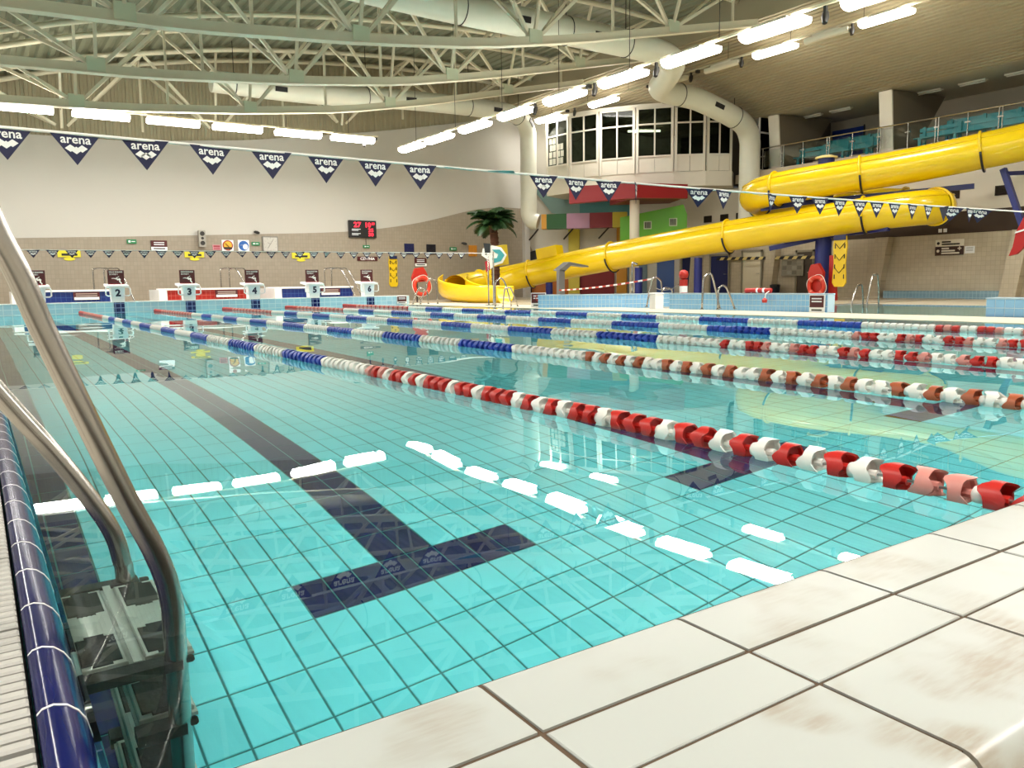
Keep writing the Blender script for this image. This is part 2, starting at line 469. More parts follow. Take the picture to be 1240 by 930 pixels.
EDGE2 = [(-5, 5.55), (1.15, 5.87), (5.16, 5.92), (9.28, 6.3), (15.24, 7.21), (18.92, 7.9), (22.1, 8.5)]
def smooth_curve(pts, n=60):
    xs = [pts[0][0] + (pts[-1][0]-pts[0][0])*k/n for k in range(n+1)]
    return [(x, sum(interp(pts, min(max(x+d, pts[0][0]), pts[-1][0])) for d in (-0.6, -0.3, 0, 0.3, 0.6))/5) for x in xs]
E1 = smooth_curve(EDGE1); E2 = smooth_curve(EDGE2)
def wall_strip(lo, hi, y0, y1):
    s = MB(); n = len(lo)
    for k in range(n-1):
        s.prism([(lo[k][0], y0, lo[k][1]), (lo[k+1][0], y0, lo[k+1][1]), (hi[k+1][0], y0, hi[k+1][1]), (hi[k][0], y0, hi[k][1])], (0, y1-y0, 0))
    return s
struct(wall_strip([(x, -0.3) for x, z in E1], E1, FW-0.02, FW+0.2).build('wall_far', M_beige))
struct(wall_strip(E1, [(x, interp(E2, x)) for x, z in E1], FW, FW+0.2).build('wall_far_upper', M_white))
struct(MB().box(22.1, 22.4, FW-0.25, FW+1.8, -0.3, 9.9).build('wall_far_return', M_white))
gb = MB(); P0 = []; P1 = []
x = -5.0; k = 0
while x < 24.4:
    for dx, dy in ((0.0, 0.0), (0.09, 0.0), (0.12, 0.04), (0.21, 0.04)):
        xx = x + dx
        P0.append((xx, FW+0.05+dy, (interp(E2, xx) if xx < 22.1 else 8.5))); P1.append((xx, FW+0.05+dy, zr(xx)+0.15))
    x += 0.24
gb.grid([P0, P1]); struct(gb.build('wall_far_gable', M_gable))
# corrugated roof deck, ribs along the pool
rows = [[], []]
x = -4.6
while x < 23.6:
    for dx, dz in ((0.0, 0.0), (0.13, 0.0), (0.19, 0.085), (0.32, 0.085)):
        for q, yy in enumerate((-6.2, 31.6)): rows[q].append((x+dx, yy, zr(x+dx)+dz))
    x += 0.38
struct(MB().grid(rows).build('ceiling', M_roof))
struct(MB().add([(-4.7, -6.3, 5.2), (24.5, -6.3, 9.95), (24.5, 31.8, 9.95), (-4.7, 31.8, 9.95), (-4.7, -6.3, 9.95)], [(1, 2, 3, 4)]).build('ceiling_sky_sheet', M_roof))  # unseen sheet above the roof deck, blocks sky light at the gap
# sloping plank soffit towards the gallery
SX0, SZ0, SX1, SZ1 = 21.5, 8.95, 27.0, 7.18
pr = [[], []]
n = 34
for k in range(n):
    for f, d in ((0.0, 0.10), (0.04, 0.0), (0.68, 0.0), (0.72, 0.10)):
        t = (k+f)/n
        for q, yy in enumerate((-6.2, 33.5)): pr[q].append((SX0+(SX1-SX0)*t, yy, SZ0+(SZ1-SZ0)*t+d))
struct(MB().grid(pr).build('ceiling_soffit', M_soff))
struct(MB().box(SX0-0.06, SX0, -6.2, 33.5, SZ0-0.05, 9.95).build('trim_1', mat('grey tan fascia', 'a39a80', 0.6)))
# near and left walls (behind the camera): plaster with tall windows along the gutter side
struct(MB().box(-5, 34, -6.2, -6.0, -0.3, 10.0).build('wall_near', M_white))
wlm = MB()
WZ0, WZ1 = 1.6, 4.3
wins = [(-4.5 + 4.0*k, -1.5 + 4.0*k) for k in range(9)]
wlm.box(-5.0, -4.8, -6, FW+0.2, -0.3, WZ0).box(-5.0, -4.8, -6, FW+0.2, WZ1, 5.75)
yy = -6.0
for a, b in wins:
    wlm.box(-5.0, -4.8, yy, a, WZ0, WZ1); yy = b
wlm.box(-5.0, -4.8, yy, FW+0.2, WZ0, WZ1)
struct(wlm.build('wall_left', M_white))
M_frame = mat('white window frame', 'e4e2da', 0.5)
def pane_mat(name, tint, refl, ior=1.5):
    m = bpy.data.materials.new(name); m.use_nodes = True
    nt = m.node_tree; N = nt.nodes; L = nt.links; N.remove(N['Principled BSDF'])
    t = N.new('ShaderNodeBsdfTransparent'); t.inputs[0].default_value = (*tint, 1)
    g = N.new('ShaderNodeBsdfGlossy'); g.inputs['Roughness'].default_value = 0.02
    lw = N.new('ShaderNodeFresnel'); lw.inputs['IOR'].default_value = ior
    ad = N.new('ShaderNodeMath'); ad.operation = 'ADD'; ad.inputs[1].default_value = refl; L.new(lw.outputs[0], ad.inputs[0])
    mx = N.new('ShaderNodeMixShader'); L.new(ad.outputs[0], mx.inputs[0]); L.new(t.outputs[0], mx.inputs[1]); L.new(g.outputs[0], mx.inputs[2])
    L.new(mx.outputs[0], N['Material Output'].inputs['Surface']); return m
M_pane = pane_mat('clear window pane', (0.95, 0.97, 0.97), 0.0)
for k, (a, b) in enumerate(wins):
    t = MB()
    for (p, q, r_, s_) in ((a, b, WZ0, WZ0+0.07), (a, b, WZ1-0.07, WZ1), (a, a+0.07, WZ0, WZ1), (b-0.07, b, WZ0, WZ1), ((a+b)/2-0.03, (a+b)/2+0.03, WZ0, WZ1)):
        t.box(-4.95, -4.85, p, q, r_, s_)
    wn = struct(t.build('window_%d' % (k+1), M_frame))
    for p, q in ((a+0.07, (a+b)/2-0.03), ((a+b)/2+0.03, b-0.07)):
        MB().box(-4.905, -4.895, p, q, WZ0+0.07, WZ1-0.07).build('pane', M_pane, wn)

# ------------------------------------------------------------------ roof trusses
BN = [-2.0, 2.87, 7.8, 12.7, 17.7]; TN = [-3.9, 0.4, 5.35, 10.35, 15.4, 20.3]
tr_lab = ['cream steel roof truss in front of the brown gable above the far wall', 'cream steel roof truss right above the far light track',
          'cream steel roof truss, second from the far light track towards the near end', 'cream steel roof truss over the middle of the pool in front of the large duct',
          'cream steel roof truss over the pool on the near side of the large duct', 'cream steel roof truss over the near third of the pool', 'cream steel roof truss over the near string of flags']
for ti, ty in enumerate((30.4, 26.0, 21.6, 17.2, 12.8, 8.4, 4.0)):
    t = thing('roof_truss', tr_lab[ti], 'truss', (-4.4, ty, 5.5), 'roof trusses')
    pts = [(x, ty, z) for x, z in BOTC] + [(21.4, ty, 8.85)]
    pts = [(x, ty, interp(BOTC, x)) for x in [-4.4 + 25.8*k/26 for k in range(27)]]
    s = MB()
    for a, b in zip(pts, pts[1:]): s.bar(a, b, 0.16, 0.2)
    s2 = MB()
    for a, b in zip(pts, pts[1:]): s2.bar((a[0], a[1], a[2]-0.11), (b[0], b[1], b[2]-0.11), 0.26, 0.025)
    if ti: s.build('bottom_chord', M_truss, t); s2.build('bottom_flange', M_truss, t)
    for dy in (-0.8, 0.8):
        s = MB(); pts = [(x, ty+dy, interp(TOPC, x)+0.08) for x in [-4.4 + 25.8*k/26 for k in range(27)]]
        s.tube(pts, 0.085, 8); s.build('top_chord', M_truss, t, smooth=True)
    for bx in BN:
        zb = interp(BOTC, bx); a = (bx, ty, zb+0.05)
        if ti: MB().box(bx-0.2, bx+0.2, ty-0.1, ty+0.1, zb-0.08, zb+0.26).build('gusset', M_gus, t)
        near = [q for q in TN if abs(q-bx) < 3.4]
        MB().bar(a, (bx, ty-0.7, interp(TOPC, bx)+0.1), 0.075, 0.075, (0, 1, 0)).build('web', M_truss, t)
        for dy in (-0.8, 0.8):
            for q in near:
                s_ = 0.18 if q > bx else -0.18
                MB().bar((bx+s_, ty, zb+0.14), (q, ty+dy*0.98, interp(TOPC, q)+0.05), 0.085, 0.085, (0, 1, 0)).build('web', M_truss, t)
    for q in TN[1:]:
        MB().bar((q, ty, interp(BOTC, q)), (q, ty, interp(TOPC, q)+0.06), 0.065, 0.065, (0, 1, 0)).build('web', M_truss, t)
    for q in TN[1:]:
        MB().bar((q, ty-0.8, interp(TOPC, q)+0.06), (q, ty+0.8, interp(TOPC, q)+0.06), 0.07, 0.07).build('cross_tie', M_truss, t)

# ------------------------------------------------------------------ air ducts
M_duct = mat('pale green white duct sheet', 'dbdccd', 0.4, var=0.04)
M_ductw = mat('white spiral duct', 'dcd6c6', 0.45, var=0.03)
M_blk = mat('black rubber', (0.012, 0.012, 0.013), 0.6)
def duct(label, pts, r, m, slots, straps, smoothk=6, spiral=None, n=24):
    p = crspline(pts, smoothk) if smoothk else [Vector(q) for q in pts]
    t = thing('air_duct', label, 'duct', pts[0])
    MB().tube(p, r, n).build('duct_run', m, t, smooth=40)
    def at(f):
        i = f*(len(p)-1); k = min(int(i), len(p)-2); q = p[k].lerp(p[k+1], i-k); d = (p[k+1]-p[k]).normalized(); return q, d
    for f in straps:
        q, d = at(f); e1 = d.cross(Vector((0, 0, 1))).normalized(); e2 = e1.cross(d)
        MB().tube([q + (e1*math.cos(a)+e2*math.sin(a))*(r+0.008) for a in [2*math.pi*k/24 for k in range(24)]], 0.016, 5, closed=True).build('strap', M_blk, t)
        MB().bar(q+Vector((0, 0, r)), (q.x, q.y, zr(q.x) if q.x < 21.5 else q.z+r+0.5), 0.02, 0.02, (1, 0, 0)).build('hanger', M_dark, t)
    for f in slots:
        q, d = at(f); sd = d.cross(Vector((0, 0, 1))).normalized(); dn = (sd*0.85 + Vector((0, 0, -0.12))).normalized()
        if dn.dot(CAM - q) < 0: dn = (-sd*0.85 + Vector((0, 0, -0.12))).normalized()
        MB().obox(q+dn*(r-0.01), d, dn.cross(d), dn, 0.22, 0.085, 0.03).build('outlet', M_blk, t)
    if spiral:
        for k in range(spiral):
            q, d = at((k+0.5)/spiral); e1 = d.orthogonal().normalized(); e2 = e1.cross(d)
            MB().tube([q + (e1*math.cos(a)+e2*math.sin(a))*(r+0.002) for a in [2*math.pi*j/20 for j in range(20)]], 0.008, 4, closed=True).build('seam', m, t)
    return t
M_dark = mat('dark grey bracket', '2a2825', 0.6)
duct('large pale round duct between the trusses bending down along the soffit', [(5.3, 19.4, 8.35), (8, 19.4, 8.3), (12, 19.4, 8.2), (16, 19.4, 8.2), (18.8, 19.4, 8.15), (20.1, 19.6, 8.0), (20.7, 20.4, 7.78), (21.2, 21.3, 7.62), (22.2, 21.6, 7.58), (23.4, 21.55, 7.5), (25.06, 21.4, 7.06), (25.95, 21.45, 6.78), (26.4, 21.55, 6.3), (26.5, 21.6, 5.7), (26.5, 21.6, 4.4), (26.5, 21.6, 2.6)], 0.41, M_duct, (0.03, 0.1, 0.16, 0.21, 0.63), (0.015, 0.07, 0.13, 0.19, 0.24, 0.55, 0.68))
duct('pale round duct along the far gable dropping down in a ribbed elbow', [(7.4, 29.0, 7.75), (11, 29.0, 7.75), (15, 29.0, 7.95), (18.5, 29.0, 8.0), (20.4, 29.3, 7.95), (21.2, 29.7, 7.5), (21.36, 29.84, 6.8), (21.36, 29.84, 5.4), (21.36, 29.84, 4.2), (21.36, 29.84, 3.8), (21.46, 29.74, 3.52), (21.66, 29.54, 3.42)], 0.37, M_duct, (0.06, 0.18, 0.29, 0.41), (0.02, 0.14, 0.25, 0.37), spiral=0)

# ------------------------------------------------------------------ light fittings on tracks
M_tube = emat('lit fluorescent diffuser', (1.0, 0.955, 0.87), 24.0)
M_hous = mat('white enamel fitting', 'e6e0cf', 0.5)
M_trk = mat('cream cable track', 'cfc6a8', 0.5)
M_dark = mat('dark grey bracket', '2a2825', 0.6)
def fitting(x, y, z, along, label, group, on=True, L_=1.5, w=0.40):
    t = thing('ceiling_light', label, 'light', (x, y, z), group)
    hx, hy = (L_/2, w/2) if along == 'x' else (w/2, L_/2)
    MB().bbox(x-hx*0.98, x+hx*0.98, y-hy*0.6, y+hy*0.6, z+0.055, z+0.115, 0.02).build('housing', M_hous, t)
    # rounded diffuser tray
    s = MB(); pr = []
    for k in range(7):
        a = math.pi*k/6
        pr.append((math.cos(a)*w/2, -0.02 - math.sin(a)*0.10))
    pr = [(w/2, 0.05)] + pr + [(-w/2, 0.05)]
    if along == 'x': s.prism([(x-hx, y+a, z+b) for a, b in pr], (L_, 0, 0))
    else: s.prism([(x-a, y-hy, z+b) for a, b in pr], (0, L_, 0))
    s.build('diffuser', M_tube if on else mat('unlit diffuser', 'd9d2bd', 0.4), t, smooth=40)
    if on:
        ld = bpy.data.lights.new('tube_lamp', 'AREA'); ld.shape = 'RECTANGLE'; ld.spread = math.radians(172)
        ld.size, ld.size_y = (L_*0.95, w*0.9) if along == 'x' else (w*0.9, L_*0.95)
        ld.energy = LAMP_W; ld.color = LAMP_COL
        lo = bpy.data.objects.new('tube_lamp', ld); col.objects.link(lo); lo.parent = t; lo.location = (0, 0, -0.135)
    return t
ZL = 5.77
far_x = (-0.45, 1.55, 3.55, 5.55, 7.5, 9.5, 11.45)
far_l = ['lit fluorescent fitting over the gutter side corner of the far wall', 'lit fluorescent fitting of the far track above the first starting block', 'lit fluorescent fitting of the far track above the second starting block', 'lit fluorescent fitting of the far track above the third starting block', 'lit fluorescent fitting of the far track above the fourth starting block', 'lit fluorescent fitting of the far track above the fifth starting block', 'lit fluorescent fitting at the end of the far track above the sixth starting block']
for x, lb in zip(far_x, far_l): fitting(x, 26.4, ZL, 'x', lb, 'lights of the far wall track')
ords = ['first', 'second', 'third', 'fourth', 'fifth', 'sixth', 'seventh', 'eighth', 'ninth', 'tenth', 'eleventh', 'twelfth']
for y, o_ in zip((26.9, 24.8, 22.4, 20.0, 17.6, 15.2, 12.9, 10.6, 8.2, 5.8, 3.4, 1.0), ords):
    fitting(14.0, y, ZL, 'y', 'lit fluorescent fitting, %s from the far wall on the track over the slide side deck' % o_, 'lights of the long side track')
for y, o_ in zip((24, 20, 16, 12, 8, 4, 0.5), ords):  # unseen fittings added along the gutter side to brighten the hall
    fitting(-2.2, y, ZL, 'y', 'added unseen fill light, %s from the far wall on the gutter side track' % o_, 'added lights of the gutter side track')
for x, o_ in zip((0.5, 2.7, 4.9, 7.1, 9.3, 11.5), ords):  # unseen row added behind the camera to brighten pool and coping
    fitting(x, -1.6, ZL, 'x', 'added unseen fill light over the near end wall, %s from the gutter side' % o_, 'added lights of the near end track')
for y, o_ in zip((29.3, 25.5, 17.0, 13.2, 8.0, 4.0), ords):
    fitting(22.1, y, 8.02, 'y', 'lit fluorescent fitting, %s from the far wall on the track under the soffit' % o_, 'lights of the soffit track')
for y, o_ in zip((21.6, 19.2, 15.1), ords):
    fitting(22.1, y, 8.02, 'y', 'unlit fluorescent fitting, %s from the window bay on the soffit track' % o_, 'unlit lights of the soffit track', on=False, w=0.2)
def track(label, a, b, n, top):
    t = thing('light_track', label, 'cable track', a)
    MB().bar(a, b, 0.07, 0.05).build('tray', M_trk, t)
    A = Vector(a); B = Vector(b)
    for k in range(n):
        p = A.lerp(B, (k+0.5)/n)
        MB().bar(p, (p.x, p.y, top(p.x)), 0.012, 0.012, (1, 0, 0)).build('hanging_wire', M_dark, t)
        q = A.lerp(B, (k+0.95)/n)
        MB().box(q.x-0.06, q.x+0.06, q.y-0.06, q.y+0.06, q.z-0.13, q.z-0.03).build('junction_box', M_dark, t)
    return t
track('cream cable tray carrying the lights along the far wall', (-3, 26.4, ZL+0.14), (12.4, 26.4, ZL+0.14), 7, lambda x: interp(BOTC, x)-0.12)
track('cream cable tray carrying the lights above the slide side pool edge', (14.0, 28.0, ZL+0.14), (14.0, -1.0, ZL+0.14), 10, lambda x: zr(x))
track('cream cable tray carrying the added unseen lights above the gutter side', (-2.2, 26.0, ZL+0.14), (-2.2, -1.0, ZL+0.14), 8, lambda x: zr(x))  # tray added for the unseen gutter side fittings
track('cream cable tray carrying the added unseen lights over the near end', (-0.6, -1.6, ZL+0.14), (13.0, -1.6, ZL+0.14), 6, lambda x: zr(x))  # tray added for the unseen fittings behind the camera
track('cream cable tray carrying the lights below the sloping soffit', (22.1, 30.3, 8.16), (22.1, 0, 8.16), 12, lambda x: 8.74)
def spot(x, y, z, label):
    t = thing('spot_lamp', label, 'spotlight', (x, y, z), 'small spotlights on the tracks')
    MB().box(x-0.03, x+0.03, y-0.03, y+0.03, z, z+0.12).build('mount', M_dark, t)
    MB().lathe([(0.05, -0.14), (0.075, 0.0), (0.06, 0.1)], (x, y, z-0.08), (0.4, 0.2, 1), 12).build('head', M_dark, t, smooth=40)
for k, y in enumerate((19.0, 16.3, 14.0, 9.4)): spot(14.0, y, ZL-0.02, 'small dark spotlight on the slide side track, %s from the far wall' % ords[k])
for k, y in enumerate((27.4, 20.65, 18.35, 14.25)): spot(22.1, y, 8.0, 'small dark spotlight on the soffit track, %s from the far wall' % ords[k])
spot(11.9, 26.4, ZL-0.02, 'small dark spotlight at the end of the far wall track')

# ------------------------------------------------------------------ right side: decks, leisure pool, walls
M_strip = mat('cream deck strip', 'cdc4ae', 0.45, var=0.05, vscale=2)
struct(MB().box(POOL_W+0.004, 14.15, -0.3, POOL_L+0.45, -0.3, 0.004).build('floor_right', M_strip))
struct(MB().box(14.15, 30.5, 13.2, 25.45, -0.3, -0.03).build('floor_leisure', M_deckF))
struct(MB().box(24.5, 34, 25.45, 34, -0.3, -0.03).build('floor_back', M_deckF))
struct(MB().box(21.2, 30.5, -6, 13.2, -0.3, -0.05).build('floor_side', M_strip))
struct(MB().box(14.15, 21.2, -6, 13.2, -1.4, -1.0).build('leisure_pool_floor', mat('leisure pool tile', (0.35, 0.72, 0.72), 0.3, var=0.1)))
lw_ = MB().add([(14.2, -3, -0.05), (21.2, -3, -0.05), (21.2, 13.2, -0.05), (14.2, 13.2, -0.05)], [(0, 1, 2, 3)]).build('leisure_water', M_water)
tag(lw_, 'still water of the leisure pool behind the light blue tiled wall', 'water', kind='stuff')
struct(MB().box(14.15, 14.2, -3, 13.2, -1.0, -0.012).build('trim_2', M_navy))

M_lb1 = mat('light blue glazed tile', '8ec3ea', 0.2, var=0.08, vscale=3)
M_lbg = mat('pale blue grout', 'cfe2ee', 0.7)
M_bluecap = mat('blue grey coping', 'a9c4d6', 0.4)
def tiled_wall(name, label, pts, z0, z1, th, tw, th_t, as_parts=False):
    """low wall following pts (plan), body + tiles + coping"""
    t = thing(name, label, 'wall', (pts[0][0], pts[0][1], z0))
    body = MB(); capm = MB(); tiles = MB()
    P = [Vector((p[0], p[1], 0)) for p in pts]
    for a, b in zip(P, P[1:]):
        d = (b-a); L_ = d.length; d.normalize(); nrm = Vector((d.y, -d.x, 0))
        if nrm.dot(CAM - a) < 0: nrm = -nrm
        body.obox((a+b)/2 - nrm*th/2 + Vector((0, 0, (z0+z1)/2)), d, nrm, (0, 0, 1), L_/2, th/2, (z1-z0)/2)
        capm.obox((a+b)/2 - nrm*(th/2-0.01) + Vector((0, 0, z1+0.012)), d, nrm, (0, 0, 1), L_/2+0.005, th/2+0.015, 0.012)
        n = max(1, round(L_/tw)); rows_ = max(1, round((z1-z0)/th_t))
        for i in range(n):
            for j in range(rows_):
                c = a + d*(L_*(i+0.5)/n) + nrm*0.002 + Vector((0, 0, z0+(z1-z0)*(j+0.5)/rows_))
                if as_parts:
                    MB().obox(c, d, nrm, (0, 0, 1), L_/n/2-0.006, 0.006, (z1-z0)/rows_/2-0.006).build('tile', M_lb1, t)
                else:
                    tiles.obox(c, d, nrm, (0, 0, 1), L_/n/2-0.006, 0.005, (z1-z0)/rows_/2-0.006)
    body.build('wall_body', M_lbg, t)
    if not as_parts: stuff(tiles.build('tile_facing', M_lb1, t))
    capm.build('coping', M_bluecap, t)
    return t
tiled_wall('pool_surround', 'light blue tiled surround below the yellow slide with a bent front', [(12.75, 17.2), (13.5, 16.25), (14.3, 15.55), (15.0, 15.3), (16.2, 15.6)], -0.03, 0.33, 0.3, 0.11, 0.12)
tiled_wall('pool_parapet', 'long light blue tiled parapet with a red float hanging on it', [(14.02, 13.5), (14.25, 9.3)], 0.0, 0.36, 0.25, 0.1, 0.12)
tiled_wall('pool_block', 'short light blue block of large square tiles at the open leisure pool edge', [(14.25, 6.25), (14.25, 5.35), (14.0, 3.6)], 0.0, 0.30, 0.3, 0.15, 0.15, True)

# lower wall under the gallery
M_wallw = mat('white upper side wall', 'e9e3d5', 0.75, var=0.04, vscale=0.5)
M_brown = mat('dark brown band', '3a2a1c', 0.6, var=0.08)
struct(MB().box(27.6, 27.9, -6, 28.0, -0.3, 2.13).build('wall_right', M_beigeY))
struct(MB().box(27.6, 27.9, -6, 18.6, 2.13, 2.86).build('wall_right_band', M_brown))
struct(MB().box(27.6, 27.9, 18.6, 28.0, 2.13, 2.86).box(27.6, 27.9, -6, 28.0, 2.86, 4.6).build('wall_right_upper', M_wallw))
struct(MB().box(27.3, 27.6, 11.9, 16.1, -0.1, 0.22).build('wall_right_bench', tilemat('blue bench tile', '7fa4b4', '769aac', '9fbac6', 0.12, 0.15, (1, 2), 0.008)))
def slant_pillar(y, w, lean, label):
    t = thing('wall_pillar', label, 'pillar', (27.4, y, -0.05))
    MB().prism([(27.25, y-w/2+lean, -0.05), (27.25, y+w/2+lean, -0.05), (27.25, y+w/2, 2.13), (27.25, y-w/2, 2.13)], (0.345, 0, 0)).build('shaft', M_beigeY, t)
    MB().box(27.22, 27.6, y-w/2+lean-0.03, y+w/2+lean+0.03, -0.05, 0.03).build('plinth', M_strip, t)
slant_pillar(16.2, 0.5, 0.35, 'beige tiled leaning pillar beside the pool ladder and blue tiled bench')
slant_pillar(11.6, 0.5, 0.3, 'beige tiled leaning pillar below the red canopy')
slant_pillar(21.0, 0.45, 0.25, 'beige tiled leaning pillar beside the white door')
slant_pillar(25.2, 0.45, 0.2, 'beige tiled leaning pillar between the two navy doors')
slant_pillar(27.0, 0.5, 0.2, 'beige tiled leaning pillar beside the glazed blue door')
# wall vents
M_vent = mat('brown vent louvre', '33261a', 0.6)
vlab = ['small brown louvred vent under the curved window bay, farthest from the slide column', 'small brown louvred vent in the middle of three under the window bay', 'small brown louvred vent next to the white duct elbow', 'brown louvred vent above the brown band beside the slide', 'brown louvred vent behind the blue slide brace']
for k, (y0, y1, z0, z1) in enumerate([(24.56, 25.0, 3.26, 3.55), (23.61, 24.04, 3.26, 3.55), (22.71, 23.16, 3.26, 3.55), (13.71, 14.19, 3.29, 3.58), (12.14, 12.58, 3.26, 3.57)]):
    t = thing('wall_vent', vlab[k], 'vent', (27.58, (y0+y1)/2, z0), 'vents in the side wall')
    MB().box(27.585, 27.6, y0, y1, z0, z1).build('backing', M_blk, t)
    s = MB()
    for a, b, c, d in ((y0, y1, z0, z0+0.025), (y0, y1, z1-0.025, z1), (y0, y0+0.025, z0, z1), (y1-0.025, y1, z0, z1)): s.box(27.56, 27.6, a, b, c, d)
    s.build('frame', M_vent, t)
    for j in range(5):
        zz = z0+0.03+(z1-z0-0.06)*(j+0.5)/5
        MB().obox((27.575, (y0+y1)/2, zz), (0, 1, 0), (1, 0, -0.5), (0.5, 0, 1), (y1-y0)/2-0.02, 0.015, 0.006).build('slat', M_vent, t)
# doors and fittings on the lower side wall
M_dblue = mat('navy door', '12205a', 0.4, var=0.08); M_dw = mat('cream door', 'd9cfb4', 0.5)
def door(n, y0, y1, z1, m, hw):
    d = struct(MB().box(27.54, 27.6, y0, y1, -0.03, z1).build('door_%d' % n, m))
    MB().box(27.50, 27.54, y0-0.08, y0, -0.03, z1+0.08).box(27.50, 27.54, y1, y1+0.08, -0.03, z1+0.08).box(27.50, 27.54, y0-0.08, y1+0.08, z1, z1+0.08).build('door_frame', mat('door frame', '8d8672', 0.5), d)
    MB().tube([(27.54, y0+hw, 0.95), (27.48, y0+hw, 0.95), (27.48, y0+hw+0.12, 0.95)], 0.012, 6).build('handle', mat('steel', 'b9b8b2', 0.3, 0.9), d)
    return d
door(1, 25.45, 26.25, 1.75, M_dblue, 0.08); door(2, 23.5, 24.5, 1.75, M_dblue, 0.1); door(3, 21.75, 22.7, 1.85, M_dw, 0.08); door(4, 19.25, 19.95, 1.75, mat('dark brown door', '4a3f32', 0.5), 0.08)
t = thing('notice_board', 'grey framed notice board hung before the brown doorway', 'notice board', (27.3, 20.1, 0.85))
MB().box(27.46, 27.5, 19.62, 20.66, 0.82, 1.66).build('frame', mat('board frame', '8f8a7a', 0.4), t)
for j in range(4):
    for i in range(4):
        MB().box(27.45, 27.462, 19.70+i*0.235, 19.90+i*0.235, 0.88+j*0.19, 1.03+j*0.19).build('notice', mat('grey notice paper %d' % ((i+j) % 3), ('8b8778', '777264', '9c988a')[(i+j) % 3], 0.7), t)
# black and yellow striped bar
sb = thing('striped_barrier_bar', 'black and yellow diagonally striped height bar in front of the doors', 'barrier', (27.3, 21.5, 1.5))
n = 24
for k in range(n):
    ya = 24.0 - 5.0*k/n; yb = ya - 5.0/n; za = 1.62 - 0.1*k/n
    MB().prism([(27.28, ya, za-0.06), (27.28, yb, za-0.06), (27.28, yb-0.1, za+0.06), (27.28, ya-0.1, za+0.06)], (0.03, 0, 0)).build('stripe', mat('warning yellow', 'd8c27a', 0.5) if k % 2 else M_blk, sb)
t = thing('waste_bin', 'dark blue waste bin standing against the beige side wall', 'bin', (27.0, 21.0, -0.03))
MB().lathe([(0.16, 0), (0.2, 0.42), (0.21, 0.44)], (27.2, 20.75, -0.03), n=18).build('bin_body', mat('dark blue bin', '1b2636', 0.4), t, smooth=40)
MB().lathe([(0.215, 0.44), (0.2, 0.5), (0.1, 0.53)], (27.2, 20.75, -0.03), n=18).build('lid', mat('dark bin lid', '14171c', 0.4), t, smooth=40)

# ------------------------------------------------------------------ gallery with benches
M_slab = mat('grey beige slab edge', 'c6b9a4', 0.7, var=0.04)
struct(MB().prism([(27.0, -6, 5.1), (27.0, -6, 4.75), (27.5, -6, 4.45), (33.5, -6, 4.45), (33.5, -6, 5.1)], (0, 27.6, 0)).build('gallery_slab', M_slab))
struct(MB().box(27.3, 29.0, 21.6, 23.0, 4.75, 5.1).build('gallery_landing', M_slab))
struct(MB().box(32.0, 32.3, -6, 30, 5.1, 9).build('wall_gallery_back', mat('grey gallery wall', 'c4b9a4', 0.8)))
struct(MB().add([(26.98, -6, 7.2), (32.2, -6, 7.5), (32.2, 33.5, 7.5), (26.98, 33.5, 7.2)], [(0, 1, 2, 3)]).build('ceiling_gallery', mat('gallery ceiling', 'd6cebc', 0.8)))
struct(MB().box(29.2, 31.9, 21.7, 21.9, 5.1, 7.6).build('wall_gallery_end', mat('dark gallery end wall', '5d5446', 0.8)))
for (y, lab) in ((16.2, 'tapered concrete pillar between the two blocks of gallery benches'), (20.95, 'tapered concrete pillar at the end of the gallery beside the glass screen'), (8.0, 'tapered concrete pillar at the near part of the gallery')):
    t = thing('gallery_pillar', lab, 'pillar', (27.6, y, 5.1))
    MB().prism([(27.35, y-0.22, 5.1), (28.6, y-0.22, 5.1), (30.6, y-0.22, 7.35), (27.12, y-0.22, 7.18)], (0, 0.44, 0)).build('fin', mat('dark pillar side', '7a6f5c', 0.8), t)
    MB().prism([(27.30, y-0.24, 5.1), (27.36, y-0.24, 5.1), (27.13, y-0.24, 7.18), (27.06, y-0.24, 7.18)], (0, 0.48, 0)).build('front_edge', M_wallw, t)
M_teal = mat('teal painted bench', '2a97a2', 0.45, var=0.08)
bl = ['teal slatted bench nearest the glass end screen, front tier', 'teal bench behind the first one at the glass end screen, rear tier', 'teal slatted bench past the pillar, front tier of the gallery', 'teal bench past the pillar, rear tier of the gallery']
for k, (y0, y1, x, z) in enumerate([(17.2, 20.6, 28.1, 5.1), (17.2, 20.2, 29.3, 5.45), (11.5, 15.6, 28.1, 5.1), (11.5, 15.3, 29.3, 5.45)]):
    t = thing('gallery_bench', bl[k], 'bench', (x, (y0+y1)/2, z), 'gallery benches')
    if z > 5.2: MB().box(x-0.5, x+0.8, y0-0.1, y1+0.1, 5.1, z).build('step', M_slab, t)
    for j in range(3): MB().box(x-0.18+j*0.13, x-0.07+j*0.13, y0, y1, z+0.40, z+0.44).build('seat_slat', M_teal, t)
    for j in range(2): MB().box(x+0.22, x+0.25, y0, y1, z+0.5+j*0.17, z+0.63+j*0.17).build('back_slat', M_teal, t)
    n = 4
    for j in range(n):
        yy = y0+0.2+(y1-y0-0.4)*j/(n-1)
        MB().box(x-0.15, x-0.09, yy-0.05, yy+0.05, z, z+0.4).build('leg', M_teal, t)
        MB().box(x+0.14, x+0.22, yy-0.05, yy+0.05, z, z+0.82).build('leg', M_teal, t)
M_rail = mat('polished steel rail', 'c8c6be', 0.25, 0.95); M_gl = pane_mat('railing glass', (0.96, 0.98, 0.97), 0.0)
t = thing('gallery_railing', 'glass balustrade with steel posts and handrail along the gallery edge', 'railing', (27.05, 12, 5.1))
py = [21.4, 20.45, 19.5, 18.4, 17.4, 16.35, 15.3, 14.3, 13.3, 12.3, 11.2, 10.1]
